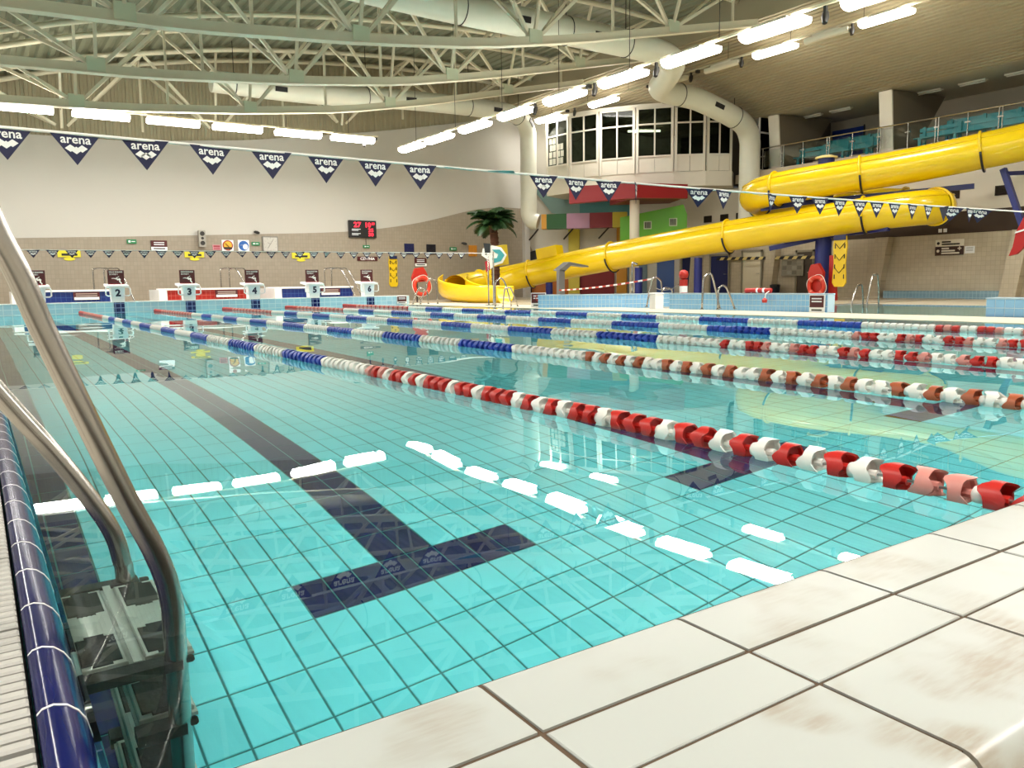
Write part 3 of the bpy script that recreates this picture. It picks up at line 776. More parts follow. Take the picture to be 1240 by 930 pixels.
MB().tube([(27.06, 21.45, 5.95), (27.06, 10, 5.95)], 0.025, 8).build('handrail', M_rail, t, smooth=40)
for k, y in enumerate(py):
    for d in ((-0.05, 0.05) if k % 2 else (0.0,)):
        MB().tube([(27.06, y+d, 5.1), (27.06, y+d, 5.93)], 0.022, 8).build('post', M_rail, t, smooth=40)
    MB().box(27.03, 27.09, y-0.09, y+0.09, 5.62, 5.66).build('clamp', M_rail, t)
    if k: MB().box(27.055, 27.065, py[k]+0.08, py[k-1]-0.08, 5.2, 5.85).build('glass_panel', M_gl, t)
for k, (y, z) in enumerate([(20.4, 7.18), (19.1, 7.18), (15.6, 7.18), (14.1, 7.18), (12.6, 7.18)]):
    t = thing('gallery_light', ['unlit batten light of the gallery ceiling nearest the glass screen', 'unlit batten light of the gallery ceiling above the end bench', 'unlit gallery batten light just past the middle pillar', 'unlit gallery batten light above the middle of the rear bench', 'unlit gallery batten light farthest from the glass screen'][k], 'light', (28.8, y, z), 'battens under the gallery ceiling')
    MB().bbox(28.7, 28.9, y-0.45, y+0.45, z+0.045, z+0.1, 0.01).build('housing', M_hous, t)
    MB().tube([(28.8, y-0.42, z+0.02), (28.8, y+0.42, z+0.02)], 0.025, 8).build('tube', mat('unlit tube', 'e8e4d6', 0.3), t, smooth=True)
pan = thing('blue_wall_panel', 'bright blue panel on the rear wall of the gallery', 'panel', (31.9, 20.6, 5.2))
MB().box(31.9, 32.0, 20.1, 21.6, 5.15, 7.1).build('sheet', mat('bright blue panel', '1b3f9c', 0.5), pan); MB().box(31.88, 31.9, 20.05, 20.1, 5.1, 7.15).build('edge_trim', M_dark, pan)
pst = thing('wall_paper_sheet', 'small white paper notice behind the gallery railing', 'notice', (31.95, 18.2, 6.1))
MB().box(31.96, 31.99, 18.0, 18.5, 6.2, 6.55).build('sheet', mat('white paper', 'f0eee6', 0.7), pst); MB().box(31.95, 31.96, 18.22, 18.28, 6.53, 6.56).build('pin', M_dark, pst)
# glass end screen of the gallery with someone standing behind it
t = thing('glass_screen', 'tall glazed screen with slim frame at the end of the gallery', 'screen', (27.1, 21.6, 5.1))
for (xa, xb) in ((27.02, 27.75), (27.75, 28.5)):
    for a, b, c, d in ((xa, xa+0.05, 5.1, 7.4), (xb-0.05, xb, 5.1, 7.3), (xa, xb, 6.6, 6.66), (xa, xb, 5.1, 5.16)):
        MB().box(a, b, 21.56, 21.62, c, d).build('frame_bar', M_frame, t)
    MB().box(xa+0.05, xb-0.05, 21.585, 21.595, 5.16, 7.3).build('pane', M_gl, t)

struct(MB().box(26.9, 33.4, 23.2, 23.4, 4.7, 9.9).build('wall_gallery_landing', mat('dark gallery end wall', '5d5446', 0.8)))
struct(MB().box(33.4, 33.6, -6, 34.6, -0.3, 10).build('wall_skyblock_side', M_white)); struct(MB().box(22.1, 33.6, 34.4, 34.6, -0.3, 10).build('wall_skyblock_end', M_white)); struct(MB().box(24.4, 33.6, -6.2, 34.6, 9.96, 10.1).build('ceiling_skyblock', M_white))  # unseen outer shell added to keep sky light from leaking in
# ------------------------------------------------------------------ curved window bay
struct(MB().prism([(22.42, 32.0, -0.3), (27.59, 26.5, -0.3), (27.59, 26.9, -0.3), (22.7, 32.2, -0.3)], (0, 0, 10)).build('wall_back', mat('white back wall', 'd5d0c4', 0.8, var=0.03)))
BAY = [(22.2, 29.6), (22.35, 28.1), (22.85, 26.65), (23.7, 25.3), (24.75, 24.1), (25.75, 23.25), (26.75, 22.72)]
M_bay = mat('white bay panel', 'e0dacb', 0.5, var=0.03)
M_dglass = pane_mat('dark office glass', (0.22, 0.25, 0.21), 0.0, 1.22)
bs = MB(); bb = MB()
outer = BAY + [(29.2, 24.5), (25.0, 31.0)]
bs.prism([(x, y, 4.62) for x, y in outer], (0, 0, 0.6)); struct(bs.build('bay_slab', M_bay))
struct(MB().prism([(x, y, 7.92) for x, y in outer], (0, 0, 0.12)).build('bay_lintel', M_bay))
struct(MB().prism([(25.4, 31.0, 5.2), (25.6, 31.2, 5.2), (29.4, 24.7, 5.2), (29.2, 24.4, 5.2)], (0, 0, 2.8)).build('wall_office', mat('dim office wall', '5a5a4a', 0.8)))
blab = ['white framed office window with paper notices stuck on the glass', 'white framed office window beside the one with paper notices', 'white framed office window with a lit tube showing inside', 'white framed office window past the lit tube', 'white framed office window next to the end one of the bay', 'white framed office window at the white corner duct']
for k in range(6):
    a = Vector((*BAY[k], 0)); b = Vector((*BAY[k+1], 0)); d = (b-a).normalized(); a = a + d*0.025; b = b - d*0.025; L_ = (b-a).length; nr = Vector((d.y, -d.x, 0))
    if nr.dot(CAM-a) < 0: nr = -nr
    t = thing('bay_window', blab[k], 'window', (a.x, a.y, 5.22), 'windows of the curved bay')
    def fb(s0, s1, z0, z1, th=0.06, off=0.0): return MB().obox(a + d*((s0+s1)/2) + nr*off + Vector((0, 0, (z0+z1)/2)), d, nr, (0, 0, 1), (s1-s0)/2, th/2, (z1-z0)/2)
    ZS, ZT, ZM = 5.92, 7.9, 7.2
    for s0, s1, z0, z1 in ((0.0, 0.1, 5.22, ZT), (L_-0.1, L_, 5.22, ZT), (L_/2-0.03, L_/2+0.03, ZS, ZT), (0.1, L_-0.1, ZS-0.06, ZS), (0.1, L_-0.1, ZT-0.08, ZT), (0.1, L_-0.1, ZM-0.03, ZM+0.03)):
        fb(s0, s1, z0, z1, 0.1).build('frame_bar', M_bay, t)
    for s0, s1 in ((0.105, L_/2-0.01), (L_/2+0.01, L_-0.105)):
        fb(s0, s1, 5.23, ZS-0.06, 0.04).build('lower_panel', M_bay, t)
    for s0, s1 in ((0.1, L_/2-0.03), (L_/2+0.03, L_-0.1)):
        for z0, z1 in ((ZS, ZM-0.03), (ZM+0.03, ZT-0.08)):
            fb(s0, s1, z0, z1, 0.01).build('pane', M_dglass, t)
    if k == 0:
        random.seed(4)
        for j in range(14):
            s0 = 0.2 + (j % 4)*0.24 + random.uniform(-0.03, 0.03); z0 = ZS+0.05 + (j//4)*0.3
            fb(s0, s0+0.19, z0, z0+0.26, 0.006, 0.012).build('paper', mat('sheet of paper', 'd8d6c8', 0.8), t)
t = thing('office_light', 'lit fluorescent batten inside the office behind the bay window', 'light', (25.3, 26.5, 7.3))
MB().bbox(24.9, 25.9, 26.4, 26.6, 7.36, 7.42, 0.01).build('housing', M_hous, t)
MB().tube([(24.7, 26.9, 7.3), (25.9, 26.1, 7.3)], 0.05, 8).build('tube', M_tube, t, smooth=True)

# below the bay: coloured ducts, red beam, green box, round column
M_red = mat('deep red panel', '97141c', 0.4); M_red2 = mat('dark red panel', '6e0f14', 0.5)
t = thing('red_beam', 'deep red boxed beam under the curved window bay', 'beam', (21.3, 25.0, 3.85))
a = Vector((20.3, 25.5, 0)); b = Vector((22.05, 23.5, 0)); c = Vector((24.5, 23.05, 0))
MB().prism([a+Vector((0,0,3.85)), b+Vector((0,0,3.97)), b+Vector((0,0,4.55)), a+Vector((0,0,4.52))], (0.3, 0.3, 0)).build('face', M_red, t)
MB().prism([b+Vector((0.01,0,3.97)), c+Vector((0,0,4.02)), c+Vector((0,0,4.58)), b+Vector((0.01,0,4.55))], (0.2, 0.3, 0)).build('face', M_red, t)
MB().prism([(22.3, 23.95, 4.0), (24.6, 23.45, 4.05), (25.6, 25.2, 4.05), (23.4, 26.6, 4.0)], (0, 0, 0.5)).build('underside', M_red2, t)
t = thing('round_column', 'round cream column standing behind the yellow slide', 'column', (22.75, 24.3, -0.03))
MB().lathe([(0.2, 0.0), (0.2, 4.0)], (22.75, 24.3, -0.03), n=24).build('shaft', M_ductw, t, smooth=40)
MB().lathe([(0.235, 0.0), (0.235, 0.08), (0.205, 0.12)], (22.75, 24.3, -0.028), n=24).build('base_ring', M_strip, t, smooth=40)
t = thing('green_cabin', 'bright green plant box with two small grilles behind the slide', 'box', (24.4, 25.2, 2.2))
ga = Vector((23.6, 26.15, 0)); gb_ = Vector((25.45, 24.0, 0)); gd = (gb_-ga).normalized(); gn = Vector((gd.y, -gd.x, 0)); gn = gn if gn.dot(CAM-ga) > 0 else -gn
gl = (gb_-ga).length
MB().prism([ga+Vector((0,0,2.3)), gb_+Vector((0,0,2.4))-gd*0.2, gb_+Vector((0,0,2.7)), gb_+Vector((0,0,3.5)), gb_+Vector((0,0,3.9))-gd*0.15, ga+Vector((0,0,3.45))], -gn*0.3).build('shell', mat('bright green panel', '5fae1a', 0.4), t)
for f in (0.42, 0.8):
    gc = ga + gd*gl*f + Vector((0, 0, 2.98 + 0.25*f))
    g = MB().obox(gc+gn*0.005, gd, gn, (0, 0, 1), 0.17, 0.012, 0.17).build('grille', mat('pale grille frame', 'c3cfa6', 0.5), t)
    for j in range(4): MB().obox(gc+gn*0.02+gd*(-0.1+0.066*j), gd, gn, (0, 0, 1), 0.022, 0.006, 0.13).build('grille_slot', M_blk, g)
t = thing('coloured_duct', 'square duct of orange, green, mauve, red and yellow segments below the bay', 'duct', (21.5, 29.8, 3.1))
ca = Vector((20.9, 30.3, 0)); cd = Vector((4.3, -4.3, 0)).normalized(); cn = Vector((cd.y, -cd.x, 0)); cn = cn if cn.dot(CAM-ca) > 0 else -cn
segs = [(1.26, 1.5, 'c98f2a', 'orange'), (1.5, 2.41, '134f1c', 'dark green'), (2.41, 3.45, 'a27a92', 'mauve'), (3.45, 4.46, '771019', 'red'), (4.46, 5.1, 'c3ae2c', 'yellow')]
for s0, s1, h, nm in segs:
    MB().obox(ca+cd*((s0+s1)/2)+Vector((0, 0, 3.42)), cd, cn, (0, 0, 1), (s1-s0)/2-0.004, 0.3, 0.33).build('segment', mat(nm+' duct segment', h, 0.5), t)
for f in (1.1, 2.7, 4.3):
    MB().bar(ca+cd*f+cn*0.2+Vector((0, 0, 3.1)), ca+cd*(f-0.5)-cn*0.3+Vector((0, 0, 2.65)), 0.05, 0.05).build('brace', M_blk, t)
def patch(name, label, cat, pts, m, base=Vector((22.3, 32.0, 0)), dirv=Vector((5.3, -5.5, 0)).normalized(), off=0.03, th=0.02):
    nn = Vector((dirv.y, -dirv.x, 0)); nn = nn if nn.dot(CAM-base) > 0 else -nn
    o = MB().prism([base + dirv*s + nn*off + Vector((0, 0, z)) for s, z in pts], -nn*th).build(name, m, org=base + dirv*pts[0][0] + Vector((0, 0, min(z for s, z in pts))))
    return tag(o, label, cat)
M_tealp = mat('grey teal paint', '7f9c96', 0.7)
struct(patch('trim_3', None, None, [(0.3, 3.9), (0.9, 4.9), (1.6, 4.0), (2.5, 3.85), (5.7, 3.75), (5.7, 4.6), (2.2, 5.0), (0.95, 5.2), (0.2, 4.4)], M_tealp))
struct(patch('trim_4', None, None, [(2.95, 3.8), (5.7, 3.72), (5.7, 4.5), (2.95, 4.45)], mat('teal paint', '4f8786', 0.7), off=0.04))
struct(patch('trim_5', None, None, [(0.0, 1.0), (0.95, 1.0), (0.8, 1.9), (0.15, 3.26), (0.0, 3.3)], mat('beige back paint', 'a3947c', 0.7), off=0.02))
n = 20
struct(patch('door_5', None, None, [(0.85+0.85*math.cos(math.pi*k/n), 1.3+0.95*math.sin(math.pi*k/n)) for k in range(n+1)] + [(0.0, 0.0), (1.7, 0.0)], mat('black arch patch', (0.01, 0.01, 0.011), 0.6), off=0.06))  # flat black patch paints the dark inside of an open arch
for (s0, s1, h, nm, lab) in ((2.43, 2.95, 'd3c24a', 'yellow', 'yellow painted pier on the white back wall'), (4.72, 5.2, 'c78a22', 'orange', 'orange painted pier on the white back wall')):
    base = Vector((22.3, 32.0, 0)); dv = Vector((5.3, -5.5, 0)).normalized(); nn = Vector((-dv.y, dv.x, 0)); nn = nn if nn.dot(CAM-base) > 0 else -nn
    t = thing('wall_pier', lab, 'pier', base+dv*(s0+s1)/2 + Vector((0, 0, -0.03)))
    MB().obox(base+dv*(s0+s1)/2+nn*0.12+Vector((0, 0, 1.6)), dv, nn, (0, 0, 1), (s1-s0)/2, 0.12, 1.63).build('shaft', mat(nm+' pier paint', h, 0.6), t)
    MB().obox(base+dv*(s0+s1)/2+nn*0.13+Vector((0, 0, 0.06)), dv, nn, (0, 0, 1), (s1-s0)/2+0.02, 0.13, 0.09).build('plinth', M_strip, t)
struct(patch('wall_back_orange', None, None, [(0.6, -0.03), (2.4, -0.03), (2.4, 1.1), (0.6, 1.1)], mat('orange low wall', 'b0661f', 0.6), off=0.08))
struct(patch('wall_back_red', None, None, [(2.96, -0.03), (4.6, -0.03), (4.6, 1.3), (2.96, 1.3)], mat('dark red low wall', '7c1518', 0.6), off=0.08))
struct(patch('door_6', None, None, [(5.25, -0.03), (6.15, -0.03), (6.15, 1.75), (5.25, 1.75)], mat('grey blue door glass', '6f8797', 0.15), off=0.05))
struct(patch('door_7', None, None, [(6.6, -0.03), (7.4, -0.03), (7.4, 1.75), (6.6, 1.75)], mat('blue door panel', '3a5da0', 0.4), off=0.05))

# ------------------------------------------------------------------ yellow tube slide
M_yel = mat('glossy yellow fibreglass', (0.86, 0.60, 0.004), 0.25, var=0.06, vscale=1.5, coat=0.5)
M_yin = mat('dull yellow inner side', (0.42, 0.24, 0.01), 0.5)
M_blue = mat('blue steel post', '16226e', 0.35, var=0.06)
SR = 0.545
path = [(26.3, 7.4, 5.1), (26.35, 9.0, 4.86), (26.2, 10.7, 4.66), (25.6, 12.5, 4.41), (24.9, 14.2, 4.18), (24.0, 15.9, 3.98), (23.3, 17.2, 3.82), (23.15, 18.2, 3.7), (23.7, 18.95, 3.6), (24.6, 18.8, 3.52),
        (25.3, 17.7, 3.42), (25.75, 16.3, 3.28), (26.05, 15.0, 3.12), (26.05, 13.9, 2.98), (25.5, 13.3, 2.9), (24.8, 13.6, 2.84), (24.3, 14.7, 2.76), (23.75, 16.2, 2.6), (22.9, 18.8, 2.32), (22.1, 21.4, 2.02), (21.3, 24.0, 1.68), (20.5, 26.4, 1.32), (19.7, 27.9, 1.02), (18.5, 28.6, 0.76), (17.2, 28.55, 0.6), (16.3, 27.9, 0.5)]
SP = crspline(path, 5)
slide = thing('water_slide', 'yellow enclosed tube slide with a switchback above the leisure pool', 'slide', (21.0, 22.0, -0.03))
# the tube in flanged sections
bounds = [0, 5, 14, 23, 32, 42, 51, 61, 71, 81, 91, 100, 109, 117, len(SP)-1]
def frame_at(i):
    a = SP[max(i-1, 0)]; b = SP[min(i+1, len(SP)-1)]; d = (b-a).normalized(); e1 = d.cross(Vector((0, 0, 1))).normalized(); e2 = e1.cross(d); return d, e1, e2
for a, b in zip(bounds, bounds[1:]):
    MB().tube(SP[a:b+1], SR, 28, caps=False).build('tube_section', M_yel, slide, smooth=True)
for i in bounds[:-1]:
    d, e1, e2 = frame_at(i); c = SP[i]
    MB().tube([c + (e1*math.cos(q)+e2*math.sin(q))*(SR+0.03) for q in [2*math.pi*k/28 for k in range(28)]], 0.045, 6, closed=True).build('flange', M_yel, slide, smooth=True)
    if i:
        MB().tube([c + (e1*math.cos(q)+e2*math.sin(q))*(SR+0.075) for q in [math.pi*(1.05+0.9*k/14) for k in range(15)]], 0.035, 6).build('cradle', M_blk, slide, smooth=True)
# seam ridge along both sides of the tube
for sgn in (-1, 1):
    ridge = []
    for i in range(len(SP)):
        d, e1, e2 = frame_at(i); q = math.radians(90 + sgn*52); ridge.append(SP[i] + (e1*math.cos(q)+e2*math.sin(q))*(SR+0.005))
    MB().tube(ridge, 0.03, 5).build('seam_ridge', M_yel, slide, smooth=True)
# open run-out flume at the foot of the slide
fl = crspline([(16.3, 27.9, 0.5), (15.75, 27.2, 0.42), (15.55, 26.2, 0.34), (15.8, 25.2, 0.28), (16.3, 24.2, 0.24)], 5)
rows_o = []; rows_i = []
for i, p in enumerate(fl):
    a = fl[max(i-1, 0)]; b = fl[min(i+1, len(fl)-1)]; d = (b-a).normalized(); e1 = d.cross(Vector((0, 0, 1))).normalized()
    f = i/(len(fl)-1); hi = 0.75 - 0.45*min(1, f*1.5); wd = SR*(1+0.22*f)
    ro = []; ri = []
    for k in range(15):
        q = math.pi*(k/14)
        x = -math.cos(q)*wd; z = -math.sin(q)*SR*0.85 + (0.55*hi if k in (0, 14) else 0) + 0.1
        ro.append(p + e1*x + Vector((0, 0, z))); ri.append(p + e1*x*0.93 + Vector((0, 0, z+0.035)))
    rows_o.append(ro); rows_i.append(ri)
fm = MB(); fm.grid(rows_o); fm.grid([r_[::-1] for r_ in rows_i])
for side in (0, 14): fm.grid([[a[side] for a in rows_o], [a[side] for a in rows_i]])
for row_o, row_i in ((rows_o[0], rows_i[0]), (rows_o[-1], rows_i[-1])): fm.grid([row_o, row_i])
fm.build('runout_flume', M_yel, slide, smooth=50)
for side in (0, 14): MB().tube([a[side] for a in rows_i], 0.04, 6).build('flume_rim', M_yel, slide, smooth=True)
# cubic inspection box on the tube
d, e1, e2 = frame_at(105); MB().obox(SP[106]+e2*0.62+Vector((0,0,0.08)), d, e1, e2, 0.5, 0.28, 0.22).build('hatch_box', M_yel, slide)
# posts
for i, (px, py_, top) in enumerate([(24.35, 16.55, 4.75), (22.4, 20.45, 1.55), (21.65, 22.85, 1.25), (20.3, 26.9, 0.72)]):
    r_ = 0.27 if i == 0 else 0.15
    MB().lathe([(r_+0.08, 0), (r_+0.08, 0.04), (r_, 0.06), (r_, top)], (px, py_, -0.03), n=20).build('post', M_blue, slide, smooth=40)
MB().lathe([(0.36, 0), (0.36, 0.05), (0.2, 0.1)], (24.35, 16.55, 4.72), n=20).build('post_cap', mat('cream cap', 'd8c98a', 0.5), slide, smooth=40)
for (a, b) in (((24.35, 16.55, 3.32), (26.3, 12.6, 3.5)), ((24.35, 16.55, 2.1), (23.2, 17.9, 1.75)), ((24.35, 16.55, 2.12), (24.35, 14.2, 2.25)), ((24.35, 16.55, 3.35), (23.2, 18.3, 3.15))):
    MB().bar(a, b, 0.14, 0.16).build('bracket_arm', M_blue, slide)
MB().bar((26.1, 11.68, 3.9), (26.1, 10.95, 1.95), 0.16, 0.16, (1, 0, 0)).build('bracket_arm', M_blue, slide)
MB().bar((26.1, 11.6, 3.75), (27.52, 11.3, 3.85), 0.12, 0.12).build('bracket_arm', M_blue, slide)

# ------------------------------------------------------------------ palm with hanging sign
palm = thing('palm_tree', 'artificial palm with brown trunk and drooping green fronds beside the slide foot', 'palm', (17.4, 26.6, -0.03))
M_trunk = mat('brown fibre trunk', '4d2c1a', 0.8, var=0.3, vscale=20, bump=0.6); M_frond = mat('dark green frond', '1f3d18', 0.5, var=0.35, vscale=8)
tp = crspline([(17.35, 26.5, 0.3), (17.36, 26.5, 1.2), (17.38, 26.55, 2.1), (17.32, 26.6, 3.0)], 5)
MB().tube(tp, [0.17, 0.16, 0.155, 0.15]*5 + [0.16], 12).build('trunk', M_trunk, palm, smooth=True)
for k in range(14):
    MB().lathe([(0.14, -0.04), (0.19, 0.02), (0.15, 0.06)], tp[min(k+3, len(tp)-1)], n=9).build('bark_ring', M_trunk, palm)
MB().lathe([(0.42, 0), (0.5, 0.3), (0.52, 0.34), (0.46, 0.34), (0.3, 0.3)], (17.35, 26.5, -0.03), n=18).build('planter', mat('terracotta planter', '7c4526', 0.6), palm, smooth=40)
random.seed(11)
for k in range(34):
    az = 2*math.pi*k/34*3.0 + random.uniform(-0.2, 0.2); el = random.uniform(0.2, 1.2) if k % 3 else random.uniform(1.0, 1.5); Lf = random.uniform(0.95, 1.25)
    hd = Vector((math.cos(az), math.sin(az), 0)); sdv = Vector((-hd.y, hd.x, 0)); base = Vector((17.32, 26.6, 3.0))
    spine = []
    for j in range(9):
        s = j/8*Lf; ang = el - 1.5*(j/8)**1.3
        spine.append((spine[-1] + (hd*math.cos(ang) + Vector((0, 0, math.sin(ang))))*Lf/8) if spine else base)
    fm = MB(); fm.tube(spine, [0.022*(1-j/10) for j in range(9)], 4)
    for j in range(1, 33):
        f = j/33*8; i0 = min(int(f), 7); p = spine[i0].lerp(spine[i0+1], f-i0); dd = (spine[i0+1]-spine[i0]).normalized()
        ln = 0.36*math.sin(math.pi*min(1, 0.12+j/38))+0.05
        for sg in (-1, 1):
            tip = p + (sdv*sg*0.8 + dd*0.7 + Vector((0, 0, -0.35))).normalized()*ln
            wv = dd*0.028
            fm.add([p-wv, p+wv, p.lerp(tip, 0.55)+wv*1.1+Vector((0,0,0.02)), tip, p.lerp(tip, 0.55)-wv*1.1], [(0, 1, 2, 3, 4)])
    fm.build('frond', M_frond, palm)
ws = thing('palm_sign_cube', 'yellow backed box sign with a teal and white wave picture on the palm', 'sign', (16.8, 25.7, 1.3))
sc = Vector((16.72, 25.55, 1.70)); d1 = Vector((0.80, -0.6, 0)); 
MB().obox(sc+Vector((0.3, 0.12, 0.05)), Vector((0.9, 0.1, 0.12)), Vector((-0.1, 0.9, 0)), Vector((-0.1, 0, 1)), 0.3, 0.15, 0.38).build('box_body', mat('sign box yellow', 'c9b02c', 0.5), ws)
def disc_pts(c, ex, ez, rx, rz, a0=0, a1=360, n=20): return [c + ex*(math.cos(math.radians(a0+(a1-a0)*k/n))*rx) + ez*(math.sin(math.radians(a0+(a1-a0)*k/n))*rz) for k in range(n+1)]
ex = Vector((0.83, -0.55, 0)); ez = Vector((0, 0, 1)); fn = Vector((-0.55, -0.83, 0))
def blob(pts, off, th=0.02): return MB().prism([sc + ex*a + ez*b + fn*off for a, b in pts], fn*-th)
blob([(-0.45, 0.3), (-0.1, 0.42), (0.25, 0.34), (0.46, 0.05), (0.3, -0.25), (0.0, -0.34), (-0.2, -0.5), (-0.36, -0.42), (-0.3, -0.1), (-0.5, 0.05)], 0.24).build('wave_white', mat('sign white', 'd8dcd6', 0.5), ws)
blob([(-0.1, 0.26), (0.2, 0.26), (0.38, 0.05), (0.24, -0.18), (-0.02, -0.25), (-0.12, -0.08), (0.08, -0.06), (0.14, 0.08), (0.02, 0.14)], 0.27).build('wave_teal', mat('sign teal', '2f8a90', 0.5), ws)
blob([(-0.42, 0.5), (-0.16, 0.48), (-0.16, 0.12), (-0.36, 0.06)], 0.29).build('wave_dark', mat('sign black', '11191c', 0.5), ws)
blob([(-0.38, -0.2), (-0.22, -0.12), (-0.18, -0.5), (-0.34, -0.6)], 0.27).build('wave_red', mat('sign red', 'a01d26', 0.5), ws)

# ------------------------------------------------------------------ lane ropes with floats
RX = [2.44 + 1.955*i for i in range(5)]
RC = {'red': mat('red lane float', (0.52, 0.022, 0.016), 0.35, var=0.3, vscale=10), 'pink': mat('faded red lane float', (0.66, 0.26, 0.22), 0.4, var=0.2, vscale=10), 'white': mat('white lane float', (0.82, 0.80, 0.74), 0.4, var=0.06),
      'blue': mat('blue lane float', (0.02, 0.06, 0.42), 0.35, var=0.2), 'rust': mat('brownish red lane float', (0.40, 0.10, 0.04), 0.4, var=0.3)}
def float_mesh(m, n=24):
    """hollow float with scalloped rims, a web disc and a hub, axis along y"""
    s = MB(); R_ = 0.053; r2 = 0.046
    def ring(rad, base, amp, ph): return [(rad*math.cos(2*math.pi*k/n), base + amp*max(0, math.cos(3*2*math.pi*k/n + ph)), rad*math.sin(2*math.pi*k/n)) for k in range(n)]
    rings = [ring(r2, -0.018, -0.020, 0.5), ring(R_, -0.020, -0.024, 0.5), ring(R_+0.0015, 0.0, 0.0, 0.0), ring(R_, 0.020, 0.024, 2.2), ring(r2, 0.018, 0.020, 2.2)]
    inner = [ring(0.013, 0.002, 0, 0), ring(0.044, 0.003, 0, 0), ring(0.044, -0.003, 0, 0), ring(0.013, -0.002, 0, 0)]
    def band(rr):
        vv = [p for q in rr for p in q]; s.add(vv, [(i*n+k, i*n+(k+1) % n, (i+1)*n+(k+1) % n, (i+1)*n+k) for i in range(len(rr)-1) for k in range(n)])
    band(rings); band([rings[4], ring(0.044, 0.003, 0, 0)]); band([ring(0.044, -0.003, 0, 0), rings[0]]); band([inner[0], inner[1]]); band([inner[2], inner[3]])
    s.tube([(0, -0.034, 0), (0, 0.034, 0)], 0.015, 8)
    return s.mesh('lane_float', m, smooth=40)
FM = {k: float_mesh(v) for k, v in RC.items()}
bead_me = MB().lathe([(0.012, -0.022), (0.026, -0.014), (0.028, 0.0), (0.026, 0.014), (0.012, 0.022)], axis=(0, 1, 0), n=12).mesh('spacer_bead', RC['white'], smooth=60)
M_cable = mat('steel cable', '9a9a96', 0.35, 0.9)
random.seed(7)
NEARPAT = {0: ['red', 'red', 'red', 'red', 'red', 'pink', 'pink', 'red', 'white', 'red', 'white', 'red', 'white', 'red', 'white', 'red', 'red', 'white', 'red', 'red', 'red', 'white', 'red', 'red', 'white', 'red', 'white', 'red', 'white', 'red', 'red', 'red', 'white', 'red', 'red', 'white', 'red', 'red', 'red', 'white', 'red', 'white', 'red', 'red', 'white', 'red', 'red', 'red'],
           1: ['rust', 'white', 'white', 'rust', 'white', 'rust', 'white', 'rust', 'white']}
rl = ['lane rope with red and white floats between lanes one and two', 'lane rope between lanes two and three with brownish red floats at the near end', 'lane rope of the middle, between lanes three and four', 'lane rope between lanes four and five', 'lane rope between lanes five and six next to the slide side']
PITCH_F = 0.104
for i, rx in enumerate(RX):
    rp = thing('lane_rope', rl[i], 'lane rope', (rx, 0.0, 0.0), 'lane ropes across the pool')
    MB().tube([(rx, 0.0, 0.018), (rx, 25.0, 0.018)], 0.005, 6).build('cable', M_cable, rp)
    far = MB(); colors = ['red', 'pink', 'white', 'blue', 'rust']; nn = int(24.9/PITCH_F)
    for k in range(nn):
        y = 0.10 + k*PITCH_F; zz = 0.019 + random.uniform(-0.003, 0.003)
        if y < 5.0:
            pt = NEARPAT.get(i); c = pt[k % len(pt)] if pt else ('white' if (k*7 + i*3) % 5 in (1, 3) else ('red' if k % 3 else 'pink'))
            if i == 0 and k > 44: c = 'pink' if k % 2 else 'red'
        elif y < 20.0:
            c = 'blue' if int(y) % 2 == 0 else 'white'
        else: c = 'red' if y > 23.9 else ('pink' if k % 3 else 'red')
        dist = math.hypot(rx-CAM.x, y-CAM.y)
        if dist < 11.0:
            inst('lane_float', FM[c], rp, (0, y, zz), (0, random.uniform(0, 6.28), 0), (1, 1, 1) if random.random() < 0.6 else (1, -1, 1))
            if (k % 4 == 0 or c == 'white' and k % 2) and y < 5.2: inst('spacer_bead', bead_me, rp, (0, y+PITCH_F/2, zz))
        else:
            n = 9; mi = colors.index(c); ph = random.uniform(0, 1)
            R_ = 0.052
            far.lathe([(0.02, -0.03), (R_*0.92, -0.040), (R_, 0.0), (R_*0.92, 0.040), (0.02, 0.03)], (rx, y, zz), (0, 1, 0), n, mi)
    stuff(far.build('float_run', [RC[c] for c in colors], rp, smooth=50))
    MB().tube([(rx, 24.9, 0.02), (rx, 25.0, 0.05)], 0.012, 6).build('end_hook', M_cable, rp)

